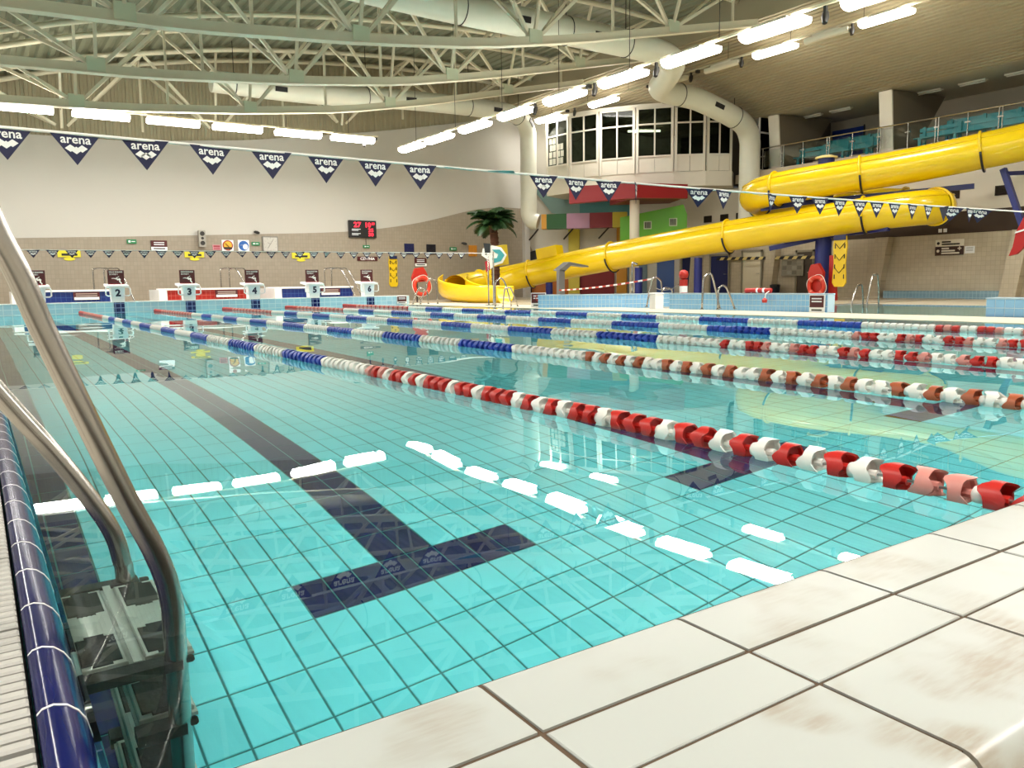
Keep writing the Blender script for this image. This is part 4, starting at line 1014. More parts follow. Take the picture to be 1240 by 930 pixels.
# ------------------------------------------------------------------ backstroke flag lines
M_flag = mat('navy flag cloth', (0.006, 0.008, 0.05), 0.6, var=0.2); M_flw = mat('white flag print', 'f2f2ee', 0.7); M_cord = mat('white cord', 'f0eee6', 0.6)
M_flt = mat('teal flag back', '5fa7a6', 0.6)
def logo_geo(s, w, h, y=-0.003):
    put_text(s, 'arena', (0, y, -h*0.22), (1, 0, 0), (0, 0, 1), w*0.60, h*0.20, bold=0.018)
    for k in (-1, 0, 1):
        cx = k*w*0.115; cz = -h*0.47 - (h*0.06 if k == 0 else 0)
        s.add([(cx-w*0.11, y, cz-h*0.01), (cx+w*0.0, y, cz-h*0.12), (cx+w*0.11, y, cz+h*0.01), (cx+w*0.0, y, cz+h*0.12)], [(0, 1, 2, 3)])
def flag_line(label, y, x0, x1, zs, xs, w, h, odd):
    t = thing('flag_line', label, 'flag line', (x0, y, zs(x0)), 'backstroke flag lines')
    MB().tube([(x, y, zs(x)) for x in [x0+(x1-x0)*k/40 for k in range(41)]], 0.0095, 6).build('cord', M_cord, t)
    f = MB().prism([(-w/2, 0.002, 0.0), (w/2, 0.002, 0.0), (0, 0.002, -h)], (0, -0.003, 0)).mesh('flag', M_flag)
    s = MB(); logo_geo(s, w, h); lg = s.mesh('flag_print', M_flw)
    s = MB(); logo_geo(s, w, h, 0.004); lgb = s.mesh('flag_print', M_flw)
    ft = MB().prism([(-w/2, 0.002, 0.0), (w/2, 0.002, 0.0), (0, 0.002, -h)], (0, -0.003, 0)).mesh('flag', M_flt)
    random.seed(3)
    for k, x in enumerate(xs):
        rot = (random.uniform(-0.06, 0.06), 0, random.uniform(-0.15, 0.15)); me = f
        if k in odd: rot = odd[k]; me = ft if abs(rot[0]) > 1 else f
        fo = inst('flag', me, t, (x-x0, 0, zs(x)-zs(x0)), rot)
        inst('flag_print', lg, fo)
    for x in (x0, x1):
        MB().lathe([(0.16, 0), (0.16, 0.02), (0.03, 0.05), (0.024, zs(x)+0.05)], (x, y, 0.0), n=14).build('stand_pole', M_rail, t, smooth=40)
    return t
xs_n = [0.2, 0.56, 0.95, 1.35, 1.75, 2.14, 2.52, 2.89, 3.23, 3.63, 4.06, 4.41, 4.78, 5.11, 5.94, 6.29, 6.62, 7.03, 7.46, 7.84, 8.21, 8.59, 8.93, 9.3, 9.69, 10.05, 10.42, 10.62, 11.07, 11.35]
flag_line('navy triangular flags on a white line across the near end of the pool', 5.0, -0.55, 13.4, lambda x: 1.61 - 0.013*x + 0.0009*x*x, xs_n, 0.275, 0.185,
          {8: (-1.35, 0, 0.1), 9: (-1.5, 0, 0.0), 16: (-1.3, 0, 0.3), 13: (0.0, 0, 0.75), 14: (0.25, 0.1, -0.9), 17: (0.1, 0, 0.35), 26: (0, 0, 0.9), 27: (0, 0.15, -1.0), 29: (0, 0.2, -1.1)})
flag_line('navy triangular flags on a white line across the far end near the starting blocks', 20.3, -0.55, 13.3, lambda x: 1.555 + 0.003*x, [0.38*k + 0.02 for k in range(1, 33)], 0.27, 0.18, {7: (0.2, 0, 0.3), 14: (-0.5, 0, 0), 20: (0.5, 0, 0.4)})

# ------------------------------------------------------------------ starting blocks
M_blkw = mat('white painted block', 'eef0f0', 0.35, var=0.03); M_maroon = mat('maroon sign board', '4a1014', 0.4); M_num = mat('navy numeral', '101c3c', 0.5); M_pale = mat('pale blue number plate', 'e4ebf0', 0.5)
def start_block(n, x):
    y = 25.22; t = thing('starting_block', 'white starting block with the figure %s below a maroon warning board' % ('one', 'two', 'three', 'four', 'five', 'six')[n-1], 'starting block', (x, y, 0.3), 'starting blocks at the far end')
    MB().prism([(x-0.17, y-0.14, 0.302), (x+0.17, y-0.14, 0.302), (x+0.19, y-0.16, 0.70), (x-0.19, y-0.16, 0.70)], (0, 0.30, 0)).build('pedestal', M_blkw, t)
    MB().prism([(x-0.30, y-0.22, 0.70), (x-0.30, y-0.22, 0.76), (x-0.30, y+0.36, 0.82), (x-0.30, y+0.36, 0.76)], (0.60, 0, 0)).build('platform', M_blkw, t)
    MB().box(x-0.15, x+0.15, y-0.168, y-0.158, 0.44, 0.68).build('number_plate', M_pale, t)
    s = MB(); put_text(s, str(n), (x, y-0.171, 0.56), (1, 0, 0), (0, 0, 1), None, 0.215, bold=0.05); s.build('numeral', M_num, t)
    for sg in (-1, 1):
        MB().tube([(x+sg*0.17, y-0.16, 0.74), (x+sg*0.29, y-0.19, 0.735), (x+sg*0.32, y-0.19, 0.66), (x+sg*0.32, y-0.19, 0.50), (x+sg*0.27, y-0.18, 0.47), (x+sg*0.17, y-0.15, 0.47)], 0.02, 6).build('hand_grip', M_blkw, t, smooth=True)
    b = MB().bbox(x-0.22, x+0.22, y+0.02, y+0.05, 0.80, 1.21, 0.005).build('warning_board', M_maroon, t)
    s = MB()
    put_text(s, 'ZAKAZ SKAKANIA', (x, y+0.016, 1.155), (1, 0, 0), (0, 0, 1), 0.36, 0.042, bold=0.03); put_text(s, 'DO WODY !', (x-0.06, y+0.016, 1.09), (1, 0, 0), (0, 0, 1), 0.22, 0.042, bold=0.03)
    s.build('board_lettering', M_flw, b); s = MB()
    def limb(pts, r): s.tube([(x+a, y+0.017, 0.82+b_) for a, b_ in pts], r, 5)
    limb([(0.10, 0.14), (0.06, 0.12), (0.02, 0.11)], [0.026, 0.024, 0.02]); limb([(0.02, 0.13), (-0.06, 0.155), (-0.12, 0.15)], [0.016, 0.012, 0.008]); limb([(0.10, 0.14), (0.09, 0.06), (0.13, 0.02), (0.12, -0.01)], [0.024, 0.02, 0.016, 0.012]); limb([(0.05, 0.12), (0.02, 0.17), (0.08, 0.21)], [0.016, 0.012, 0.01])
    s.lathe([(0.0, -0.026), (0.026, 0.0), (0.0, 0.026)], (x+0.015, y+0.017, 0.98), n=8)
    stuff(s.build('diver_pictogram', M_flw, b))
    MB().box(x-0.205, x+0.205, y+0.014, y+0.021, 0.805, 0.82).build('red_footer', mat('red print', 'b0303a', 0.5), b)
for n, x in enumerate((1.46, 3.46, 5.42, 7.37, 9.34, 11.28)): start_block(n+1, x)

# ------------------------------------------------------------------ pool ladder in the foreground
M_ss = mat('brushed stainless tube', (0.38, 0.36, 0.33), 0.26, 1.0, var=0.06, vscale=3, stretch=(1, 1, 12))
lad = thing('pool_ladder', 'stainless pool ladder with black padded steps standing in the water at the gutter', 'ladder', (0.15, 1.28, -1.2))
RR = 0.0215
r1 = crspline([(-0.62, 0.98, 0.0), (-0.62, 0.98, 0.75), (-0.45, 0.99, 1.05), (-0.12, 1.0, 1.06), (0.016, 1.02, 0.75), (0.066, 1.03, 0.60), (0.118, 1.03, 0.447), (0.175, 1.03, 0.283), (0.222, 1.03, 0.16), (0.243, 1.03, 0.07), (0.246, 1.03, -0.05), (0.246, 1.03, -0.5), (0.246, 1.03, -1.2)], 8)
r2 = crspline([(-0.75, 1.58, 0.0), (-0.75, 1.58, 0.75), (-0.62, 1.58, 0.98), (-0.34, 1.57, 0.98), (-0.005, 1.55, 0.445), (0.085, 1.54, 0.305), (0.160, 1.535, 0.175), (0.205, 1.53, 0.08), (0.222, 1.53, 0.0), (0.226, 1.53, -0.08), (0.226, 1.53, -0.5), (0.226, 1.53, -1.2)], 8)
for r_ in (r1, r2):
    MB().tube(r_, RR, 20).build('rail', M_ss, lad, smooth=True)
    p = r_[0]; MB().lathe([(0.05, 0.0), (0.05, 0.012), (0.026, 0.03)], p, n=18).build('base_flange', M_ss, lad, smooth=40)
    e = r_[-1]; MB().lathe([(0.026, -0.03), (0.03, 0.02)], e, n=14).build('rubber_foot', M_blk, lad)
M_pad = mat('black step pad', (0.012, 0.012, 0.013), 0.55, bump=0.3, bscale=60); M_alu = mat('ribbed steel step plate', 'c3c6bd', 0.35, 0.6)
for k, sz in enumerate((-0.13, -0.40, -0.67, -0.94)):
    xa, xb = (0.072, 0.285) if k == 0 else (0.17, 0.285)
    st = MB().box(xa, xb, 1.055, 1.505, sz-0.035, sz-0.02).build('step', M_alu, lad)
    plates = ((0.076, 0.165), (0.195, 0.283)) if k == 0 else ((0.175, 0.28),)
    for (p, q) in plates:
        MB().bbox(p, q, 1.065, 1.495, sz-0.02, sz, 0.003).build('step_plate', M_alu, st)
        for (ya, yb) in ((1.08, 1.21), (1.35, 1.48)):
            MB().bbox(p+0.008, q-0.008, ya, yb, sz, sz+0.006, 0.003).build('grip_pad', M_pad, st)
            MB().bbox(p+0.026, q-0.026, ya-0.012, yb+0.012, sz, sz+0.005, 0.002).build('grip_pad', M_pad, st)
        for j in range(8):
            xx = p+0.008+(q-p-0.016)*(j+0.5)/8
            MB().box(xx-0.003, xx+0.003, 1.215, 1.345, sz, sz+0.003).build('rib', M_alu, st)
    if k == 0: MB().box(0.172, 0.188, 1.05, 1.51, sz-0.01, sz+0.002).build('centre_bar', M_alu, st)
    for yy in (1.03, 1.53):
        MB().box(xa-0.006, xb-0.03, yy-0.022, yy+0.022, sz-0.045, sz-0.004).build('end_clamp', M_pad, st)
        MB().lathe([(0.013, 0.0), (0.013, 0.016), (0.009, 0.02)], (xb-0.026, yy, sz-0.024), (1, 0, 0), 10).build('bolt_cap', M_blk, st)

# ------------------------------------------------------------------ basins behind the starting blocks
def basin(label, x0, x1, hexc, sign):
    t = thing('foot_basin', label, 'basin', ((x0+x1)/2, 28.3, -0.004), 'tiled basins behind the starting blocks')
    m = tilemat('basin tile ' + hexc, hexc, hexc, 'b8584c' if hexc[0] != '1' else '2c4f8c', 0.14, 0.14, (0, 2), 0.006)
    MB().box(x0, x1, 28.0, 28.25, -0.004, 0.60).box(x0, x1, 29.6, 29.8, -0.004, 0.60).box(x0, x0+0.2, 28.25, 29.6, -0.004, 0.60).box(x1-0.2, x1, 28.25, 29.6, -0.004, 0.60).build('shell', m, t)
    MB().box(x0-0.02, x1+0.02, 27.96, 28.27, 0.60, 0.66).build('rim', M_blkw, t)
    MB().box(x0-0.02, x1+0.02, 29.58, 29.84, 0.60, 0.66).build('rim', M_blkw, t)
    MB().box(x0-0.26, x0-0.01, 28.0, 29.8, -0.004, 0.62).build('end_pier', M_blkw, t)
    b = MB().box(sign-0.37, sign+0.37, 27.94, 27.96, 0.34, 0.58).build('notice', M_maroon, t)
    MB().box(sign-0.35, sign+0.35, 27.93, 27.945, 0.345, 0.425).build('notice_strip', M_blkw, b)
    for z in (0.47, 0.53): MB().box(sign-0.3, sign+0.3, 27.93, 27.942, z-0.012, z+0.012).build('notice_line', mat('dim print', 'b9a8a0', 0.6), b)
    BASINS.append(t)
BASINS = []
basin('navy tiled foot basin behind the first starting blocks', 1.2, 3.9, '142a72', 2.95)
basin('red tiled foot basin behind the third and fourth starting blocks', 5.35, 8.1, '9c2018', 7.25)
basin('navy tiled foot basin behind the fifth starting block', 9.2, 11.9, '14266c', 11.0)
def rails(name, label, loops, r=0.02, group=None, cat='handrail'):
    p0 = loops[0][0]
    t = thing(name, label, cat, p0, group)
    for lp in loops:
        MB().tube(crspline(lp, 4), r, 8).build('rail', M_ss, t, smooth=True)
        for e in (lp[0], lp[-1]):
            if e[2] < 0.2: MB().lathe([(r*2, 0), (r*2, 0.012), (r, 0.02)], e, n=10).build('base_flange', M_ss, t)
    return t
for k, x in enumerate((3.3, 7.35, 11.2)):
    for dx, dy in ((0, 0), (0.35, 0.2)):
        MB().tube(crspline([(x+dx, 29.0+dy, 0.0), (x+dx, 29.0+dy, 1.2), (x+dx+0.05, 29.0+dy, 1.33), (x+dx+0.25, 28.6+dy, 1.34), (x+dx+0.4, 28.2+dy, 1.2), (x+dx+0.75, 27.6+dy, 0.0)], 4), 0.022, 8).build('handrail', M_ss, BASINS[k], smooth=True)
# pool ladders and grab rails along the slide side
def sc(pts, y, f): return [(CAM.x + (x-CAM.x)*f, CAM.y + (y-CAM.y)*f, max(0.0, CAM.z + (z-CAM.z)*f)) for x, z in pts]
rails('grab_rail', 'tall steel grab rails at the pool corner in front of the red lifebuoy', [sc([(11.68, -0.02), (11.78, 0.33), (11.9, 0.53), (12.05, 0.56), (12.2, 0.45), (12.24, -0.04)], 22.6, 1.075), sc([(11.79, -0.04), (11.95, 0.48), (12.11, 0.81), (12.26, 0.83), (12.38, 0.74), (12.42, -0.06)], 22.3, 1.075)], 0.026)
rails('grab_rail', 'steel grab rails in front of the palm planter', [sc([(12.64, -0.04), (12.66, 0.64), (12.75, 0.78), (12.85, 0.83), (12.95, 0.75), (13.04, 0.58), (13.22, 0.0)], 19.2, 1.0), sc([(12.65, 0.0), (12.71, 0.47), (12.78, 0.54), (12.89, 0.55), (12.97, 0.46), (13.17, 0.0)], 18.8, 1.0)], 0.022)
rails('grab_rail', 'steel grab rails holding the red and white tape', [sc([(14.87, 0.0), (15.05, 0.67), (15.19, 0.78), (15.35, 0.71), (15.41, 0.58), (15.45, 0.0)], 15.2, 0.94), sc([(14.85, 0.0), (15.08, 0.45), (15.23, 0.49), (15.41, 0.42), (15.48, 0.0)], 14.8, 0.94)], 0.022)
rails('grab_rail', 'steel grab rails standing before the long tiled parapet', [sc([(14.29, 0.0), (14.33, 0.67), (14.41, 0.79), (14.51, 0.83), (14.64, 0.75), (14.91, 0.0)], 12.7, 0.93), sc([(14.39, 0.0), (14.4, 0.44), (14.48, 0.53), (14.57, 0.55), (14.7, 0.47), (14.98, 0.0)], 12.3, 0.93)], 0.022)
rails('pool_steps_rail', 'steel handrails coming out of the leisure pool water before the leaning pillar', [[(18.71, 11.7, -0.6), (18.71, 11.7, 0.0), (18.93, 11.7, 0.47), (19.03, 11.7, 0.51), (19.15, 11.7, 0.47), (19.22, 11.7, -0.05), (19.22, 11.7, -1.0)], [(18.92, 11.4, -0.6), (18.92, 11.4, 0.05), (19.11, 11.4, 0.72), (19.23, 11.4, 0.76), (19.35, 11.4, 0.72), (19.44, 11.4, -0.03), (19.44, 11.4, -1.0)]], 0.022)

# ------------------------------------------------------------------ signs and fittings on the far wall
Yw = FW - 0.02
M_green = mat('green exit sign', '1d7a4a', 0.5); M_ysign = mat('yellow sign', 'd8cc2e', 0.5); M_print = mat('dark print', '1c1a18', 0.6)
def wall_sign(name, label, cat, x0, x1, z0, z1, m, extra=None, th=0.04):
    t = thing(name, label, cat, ((x0+x1)/2, Yw-th/2, z0))
    MB().bbox(x0, x1, Yw-th, Yw-0.001, z0, z1, 0.004).build('plate', m, t)
    if extra: extra(t, Yw-th)
    return t
def lines(specs, m):
    def f(t, y):
        for (xa, xb, za, zb) in specs: MB().box(xa, xb, y-0.006, y-0.001, za, zb).build('print_line', m, t)
    return f
for k, (x0, x1, z0, z1, lb) in enumerate([(4.74, 5.06, 2.29, 2.44, 'small green exit sign above the first flags of the far line'), (9.2, 9.51, 2.29, 2.42, 'small green exit sign between the round blue sign and the clock'), (13.88, 14.17, 2.25, 2.37, 'small green exit sign under the scoreboard'), (18.09, 18.43, 2.19, 2.34, 'small green exit sign next to the orange panel')]):
    wall_sign('exit_sign', lb, 'sign', x0, x1, z0, z1, M_green, lines([(x0+0.05, x0+0.12, z0+0.04, z1-0.04), (x0+0.15, x1-0.05, (z0+z1)/2-0.012, (z0+z1)/2+0.012)], M_blkw), 0.06)
def two_tone(x0, x1, z0, z1):
    def f(t, y):
        zm = z0+(z1-z0)*0.36
        MB().box(x0+0.005, x1-0.005, y-0.006, y-0.001, z0+0.005, zm).build('white_strip', M_blkw, t)
        for a, b in ((0.55, 0.63), (0.75, 0.83)): MB().box(x0+0.1, x1-0.1, y-0.006, y-0.001, z0+(z1-z0)*a, z0+(z1-z0)*b).build('print_line', M_pale, t)
        MB().box(x0+0.08, x1-0.08, y-0.009, y-0.005, z0+(z1-z0)*0.14, z0+(z1-z0)*0.25).build('print_line', M_print, t)
    return f
for (x0, x1, z0, z1, lb) in [(5.54, 6.1, 2.05, 2.42, 'maroon and white depth notice beside the wall speaker'), (16.3, 16.88, 1.48, 1.84, 'maroon and white notice below the dark blue panels')]:
    wall_sign('depth_notice', lb, 'sign', x0, x1, z0, z1, M_maroon, two_tone(x0, x1, z0, z1))
def czy(t, y):
    s = MB(); put_text(s, 'CZYTNIA', (14.06, y-0.003, 1.80), (1, 0, 0), (0, 0, 1), 0.66, 0.11, bold=0.03); s.build('lettering', M_blkw, t)
wall_sign('room_sign', 'long maroon sign with white lettering behind the last starting block', 'sign', 13.6, 14.52, 1.71, 1.89, M_maroon, czy)
wall_sign('small_notice', 'small pink and white notice beside the round yellow sign', 'sign', 7.72, 8.02, 2.09, 2.29, mat('pink notice', 'c98a92', 0.6), lines([(7.75, 7.99, 2.2, 2.27), (7.76, 7.98, 2.12, 2.14), (7.76, 7.98, 2.16, 2.18)], mat('dim red print', '9a3844', 0.6)))
def round_sign(x0, x1, z0, z1, outer, inner, kind):
    def f(t, y):
        c = Vector(((x0+x1)/2, y-0.002, (z0+z1)/2)); R_ = (x1-x0)*0.46; ex = Vector((1, 0, 0)); ez = Vector((0, 0, 1))
        MB().prism(disc_pts(c, ex, ez, R_, R_, 0, 345, 23), (0, -0.004, 0)).build('disc', outer, t)
        MB().prism(disc_pts(c+Vector((0, -0.004, 0)), ex, ez, R_*0.78, R_*0.78, 0, 345, 23), (0, -0.004, 0)).build('disc_centre', inner, t)
        if kind == 'no':
            MB().bar(c+Vector((-0.09, -0.01, 0.05)), c+Vector((0.06, -0.01, -0.09)), 0.006, 0.05, (0, 1, 0)).build('pictogram', M_print, t)
            MB().bar(c+Vector((-0.1, -0.014, 0.1)), c+Vector((0.1, -0.014, -0.1)), 0.006, 0.03, (0, 1, 0)).build('slash', outer, t)
            MB().box(x0+0.06, x1-0.06, y-0.014, y-0.009, z0+0.06, z0+0.14).build('pictogram', M_print, t)
        else:
            MB().prism(disc_pts(c+Vector((0.06, -0.009, -0.04)), ex, ez, R_*0.5, R_*0.55, 0, 345, 15), (0, -0.004, 0)).build('pictogram', M_blkw, t)
            MB().bar(c+Vector((-0.14, -0.01, 0.02)), c+Vector((0.02, -0.01, 0.03)), 0.006, 0.05, (0, 1, 0)).build('pictogram', M_blkw, t)
    return f
wall_sign('prohibition_sign', 'square white sign with a yellow and red prohibition disc', 'sign', 8.07, 8.5, 2.07, 2.48, M_blkw, round_sign(8.07, 8.5, 2.07, 2.48, mat('sign dark red', '9c2b20', 0.5), mat('sign amber', 'd8a92c', 0.5), 'no'))
wall_sign('mandatory_sign', 'square white sign with a round blue shower cap picture', 'sign', 8.68, 9.1, 2.05, 2.49, M_blkw, round_sign(8.68, 9.1, 2.05, 2.49, mat('sign blue', '1c5aa6', 0.5), mat('sign blue', '1c5aa6', 0.5), 'do'))
# yellow depth signs (flat arrow shaped)
for k, (x0, x1, z0, z1, lb) in enumerate([(2.52, 3.23, 1.66, 2.03, 'yellow sign with a black bar behind the flags over the second block'), (6.69, 7.39, 1.68, 2.02, 'yellow sign with a black bar below the wall speaker'), (10.79, 11.53, 1.66, 2.02, 'yellow sign with a black bar right of the wall clock'), ]):
    t = wall_sign('lane_sign', lb, 'sign', x0, x1, z0+0.13, z1, M_ysign, lines([(x0+0.12, x1-0.1, z0+0.18, z0+0.26)], M_print))
    MB().prism(disc_pts(Vector(((x0+x1)/2, Yw-0.03, z0+0.07)), Vector((1, 0, 0)), Vector((0, 0, 1)), 0.18, 0.06, 0, 345, 12), (0, 0.028, 0)).build('lower_tab', M_ysign, t)
# loudspeaker
t = thing('wall_speaker', 'grey two way loudspeaker on the far wall', 'loudspeaker', (7.32, Yw-0.1, 2.2))
MB().bbox(7.2, 7.44, Yw-0.24, Yw-0.03, 2.2, 2.82, 0.02).build('cabinet', mat('grey speaker case', '9b988e', 0.5), t)
for z, r_ in ((2.34, 0.085), (2.52, 0.05), (2.69, 0.085)): MB().lathe([(r_, 0), (r_, 0.012), (r_*0.4, 0.004)], (7.32, Yw-0.24, z), (0, -1, 0), 18).build('cone', M_dark, t, smooth=40)
MB().box(7.28, 7.36, Yw-0.04, Yw, 2.45, 2.6).build('wall_bracket', M_dark, t)
# clock
t = thing('wall_clock', 'square grey training clock with black hands on the far wall', 'clock', (9.93, Yw-0.05, 2.05))
MB().bbox(9.62, 10.24, Yw-0.07, Yw-0.001, 2.04, 2.65, 0.01).build('case', mat('grey clock case', '7d7a74', 0.4), t)
MB().box(9.66, 10.20, Yw-0.076, Yw-0.069, 2.08, 2.61).build('dial', mat('pale clock dial', 'b9b6ae', 0.5), t)
for k in range(12):
    a = 2*math.pi*k/12; c = Vector((9.93+0.22*math.sin(a), Yw-0.078, 2.345+0.22*math.cos(a)))
    MB().bar(c, c+Vector((0.04*math.sin(a), 0, 0.04*math.cos(a))), 0.004, 0.018, (0, 1, 0)).build('hour_mark', M_print, t)
for a, l_ in ((0.55, 0.22), (3.75, 0.2), (5.2, 0.13)):
    MB().bar((9.93, Yw-0.082, 2.345), (9.93+l_*math.sin(a), Yw-0.082, 2.345+l_*math.cos(a)), 0.004, 0.016, (0, 1, 0)).build('hand', M_print, t)
# scoreboard
t = thing('scoreboard', 'black digital board with red lit figures on the far wall', 'display', (13.85, Yw-0.1, 2.68))
MB().bbox(13.25, 14.47, Yw-0.12, Yw-0.001, 2.68, 3.39, 0.01).build('case', mat('black display case', (0.008, 0.008, 0.009), 0.35), t)
M_led = emat('red lit figures', (1.0, 0.02, 0.05), 1.6)
for body, cx, cz, w_, h_ in (('27', 13.62, 3.21, 0.34, 0.22), ('10', 14.11, 3.21, 0.24, 0.22), ('09', 14.33, 3.26, 0.14, 0.12), ('25', 14.22, 2.99, 0.24, 0.15), ('30', 14.22, 2.81, 0.24, 0.15)):
    s = MB(); put_text(s, body, (cx, Yw-0.124, cz), (1, 0, 0), (0, 0, 1), w_, h_, bold=0.03); s.build('lit_figure', M_led, t)
for z in (3.02, 2.97, 2.84, 2.79): MB().box(13.36, 13.75 - (0.1 if z in (2.97, 2.79) else 0), Yw-0.125, Yw-0.121, z-0.012, z+0.012).build('caption_line', M_pale, t)
MB().tube([(14.02, Yw-0.03, 2.68), (14.02, Yw-0.03, 2.37)], 0.012, 5).build('cable', M_dark, t)
for x0, x1, z0, z1, h, lb in ((15.82, 16.28, 2.01, 2.47, '141c4e', 'dark blue square panel on the far wall'), (16.91, 17.36, 2.01, 2.45, '0e1020', 'nearly black square panel on the far wall'), (19.09, 19.52, 1.94, 2.44, 'c8862a', 'orange square panel on the far wall behind the palm')):
    def grid4(t, y, x0=x0, x1=x1, z0=z0, z1=z1, h=h):
        for i in range(3):
            for j in range(3):
                MB().box(x0+0.02+(x1-x0-0.04)*i/3+0.006, x0+0.02+(x1-x0-0.04)*(i+1)/3-0.006, y-0.008, y-0.001, z0+0.02+(z1-z0-0.04)*j/3+0.006, z0+0.02+(z1-z0-0.04)*(j+1)/3-0.006).build('tile', mat('panel tile '+h, h, 0.3), t)
    wall_sign('square_panel', lb, 'panel', x0, x1, z0, z1, mat('panel back '+h, h, 0.6), grid4)
for k, (x, z) in enumerate(((9.35, 2.78), (18.75, 2.5))):
    t = thing('wall_camera', ['small dark camera on the wall beside the clock', 'small dark camera on the wall above the orange panel'][k], 'camera', (x, Yw-0.05, z))
    MB().box(x-0.03, x+0.03, Yw-0.08, Yw, z, z+0.06).build('bracket', M_dark, t)
    MB().lathe([(0.05, 0), (0.06, 0.1), (0.045, 0.2)], (x, Yw-0.08, z+0.03), (0.6, -1, -0.3), 10).build('body', M_dark, t)
# rescue boards
def spine_board(label, x, y, z0, z1, w_, axis):
    t = thing('rescue_board', label, 'rescue board', (x, y, z0)); h = z1-z0
    ex = Vector((1, 0, 0)) if axis == 'x' else Vector((0, 1, 0)); ny = Vector((0, -1, 0)) if axis == 'x' else Vector((-1, 0, 0))
    pts = [(-0.32, 0), (0.32, 0), (0.5, 0.08), (0.42, 0.45), (0.5, 0.8), (0.42, 1.0), (-0.42, 1.0), (-0.5, 0.8), (-0.42, 0.45), (-0.5, 0.08)]
    b = Vector((x, y, z0))
    MB().prism([b + ex*(a*w_) + Vector((0, 0, c*h)) for a, c in pts], ny*0.05).build('board', mat('yellow rescue board', 'e0bc1e', 0.35), t)
    for a in (-0.38, 0.38):
        for c in (0.2, 0.4, 0.6, 0.8): MB().obox(b+ex*(a*w_*0.9)+Vector((0, 0, c*h))+ny*0.052, ex, ny, (0, 0, 1), 0.018, 0.006, 0.07).build('grip_slot', M_print, t)
    for c in (0.3, 0.55, 0.78):
        for sg in (-1, 1): MB().bar(b+ny*0.058+ex*(-sg*0.36*w_)+Vector((0, 0, (c+0.09)*h)), b+ny*0.058+Vector((0, 0, (c-0.03)*h)), 0.006, 0.045, ny).build('strap', M_print, t)
    MB().obox(b+Vector((0, 0, h*0.97))+ny*0.06, ex, ny, (0, 0, 1), w_*0.42, 0.03, h*0.05).build('head_block', mat('dark blue head block', '16204a', 0.5), t)
    return t
spine_board('yellow rescue board with dark straps hung on the far wall', 15.24, Yw-0.005, 0.6, 1.9, 0.42, 'x')
spine_board('yellow rescue board leaning on the blue slide column', 23.5, 15.3, 0.42, 2.05, 0.5, 'y')
# lifebuoys
def buoy(label, c, nrm, R_=0.3, r_=0.065):
    t = thing('lifebuoy', label, 'lifebuoy', c)
    n = Vector(nrm).normalized(); e1 = n.cross(Vector((0, 0, 1))).normalized(); e2 = e1.cross(n); C = Vector(c)
    MB().tube([C+(e1*math.cos(a)+e2*math.sin(a))*R_ for a in [2*math.pi*k/28 for k in range(28)]], r_, 10, closed=True).build('ring', mat('red orange buoy', 'c8331c', 0.4), t, smooth=True)
    for k in range(4):
        a = math.pi/4 + k*math.pi/2
        MB().tube([C+(e1*math.cos(a+d)+e2*math.sin(a+d))*R_ for d in (-0.12, 0.12)], r_+0.006, 10).build('band', mat('faded buoy band', 'd9705a', 0.5), t, smooth=40)
    MB().tube([C+(e1*math.cos(a)+e2*math.sin(a))*(R_+r_+0.02+0.02*math.sin(4*a)) for a in [2*math.pi*k/28 for k in range(28)]], 0.01, 5, closed=True).build('rope', M_cord, t)
    return t
M_rbox = mat('red lifebuoy housing', 'b02214', 0.45)
t = thing('lifebuoy_stand', 'orange red lifebuoy housing on a post at the pool corner', 'stand', (14.4, 27.5, -0.004))
MB().tube([(14.4, 27.6, -0.004), (14.4, 27.6, 1.3)], 0.03, 8).build('post', M_dark, t)
MB().prism([(14.1, 27.5, 0.95), (14.25, 27.5, 1.3), (14.6, 27.5, 1.35), (14.77, 27.5, 1.05), (14.7, 27.5, 0.8), (14.15, 27.5, 0.75)], (0, -0.12, 0)).build('housing', M_rbox, t)
buoy('orange red lifebuoy hanging on its housing before the beige far wall', (14.45, 27.27, 0.62), (0, -1, 0), 0.32, 0.075)
t = thing('lifebuoy_stand', 'red lifebuoy cabinet standing against the blue slide column', 'stand', (23.55, 15.9, -0.03))
MB().prism([(23.35, 15.9, -0.03), (23.35, 16.35, -0.03), (23.35, 16.4, 0.9), (23.35, 16.3, 1.15), (23.35, 16.05, 1.2), (23.35, 15.85, 0.9)], (0.16, 0, 0)).build('housing', M_rbox, t)
MB().prism([(23.7, 15.55, -0.03), (23.7, 15.85, -0.03), (23.7, 15.85, 1.45), (23.7, 15.65, 1.45)], (0.1, 0, 0)).build('side_panel', M_rbox, t)
buoy('red lifebuoy on the cabinet at the blue slide column', (23.24, 15.98, 0.45), (-1, 0, 0), 0.28, 0.07)
# slim pole, shower, lamp post
t = thing('sign_pole', 'slim steel pole standing on the deck strip before the palm', 'pole', (13.3, 20.6, 0.0))
MB().tube([(13.3, 20.6, 0.0), (13.3, 20.6, 1.62)], 0.022, 8).build('pole', M_ss, t, smooth=True); MB().lathe([(0.12, 0), (0.12, 0.015), (0.03, 0.03)], (13.3, 20.6, 0.004), n=14).build('base_plate', M_ss, t)
t = thing('water_spout', 'grey steel spout with a flat angled head beside the slide', 'spout', (16.8, 21.5, -0.03))
MB().box(16.66, 16.9, 21.4, 21.55, -0.03, 1.1).build('post', mat('grey steel', '85878a', 0.35, 0.7), t)
MB().prism([(16.66, 21.4, 1.1), (16.9, 21.4, 1.05), (17.2, 21.4, 1.27), (17.95, 21.4, 1.2), (17.95, 21.4, 1.25), (17.12, 21.4, 1.38)], (0, 0.35, 0)).build('head', mat('grey steel', '85878a', 0.35, 0.7), t)
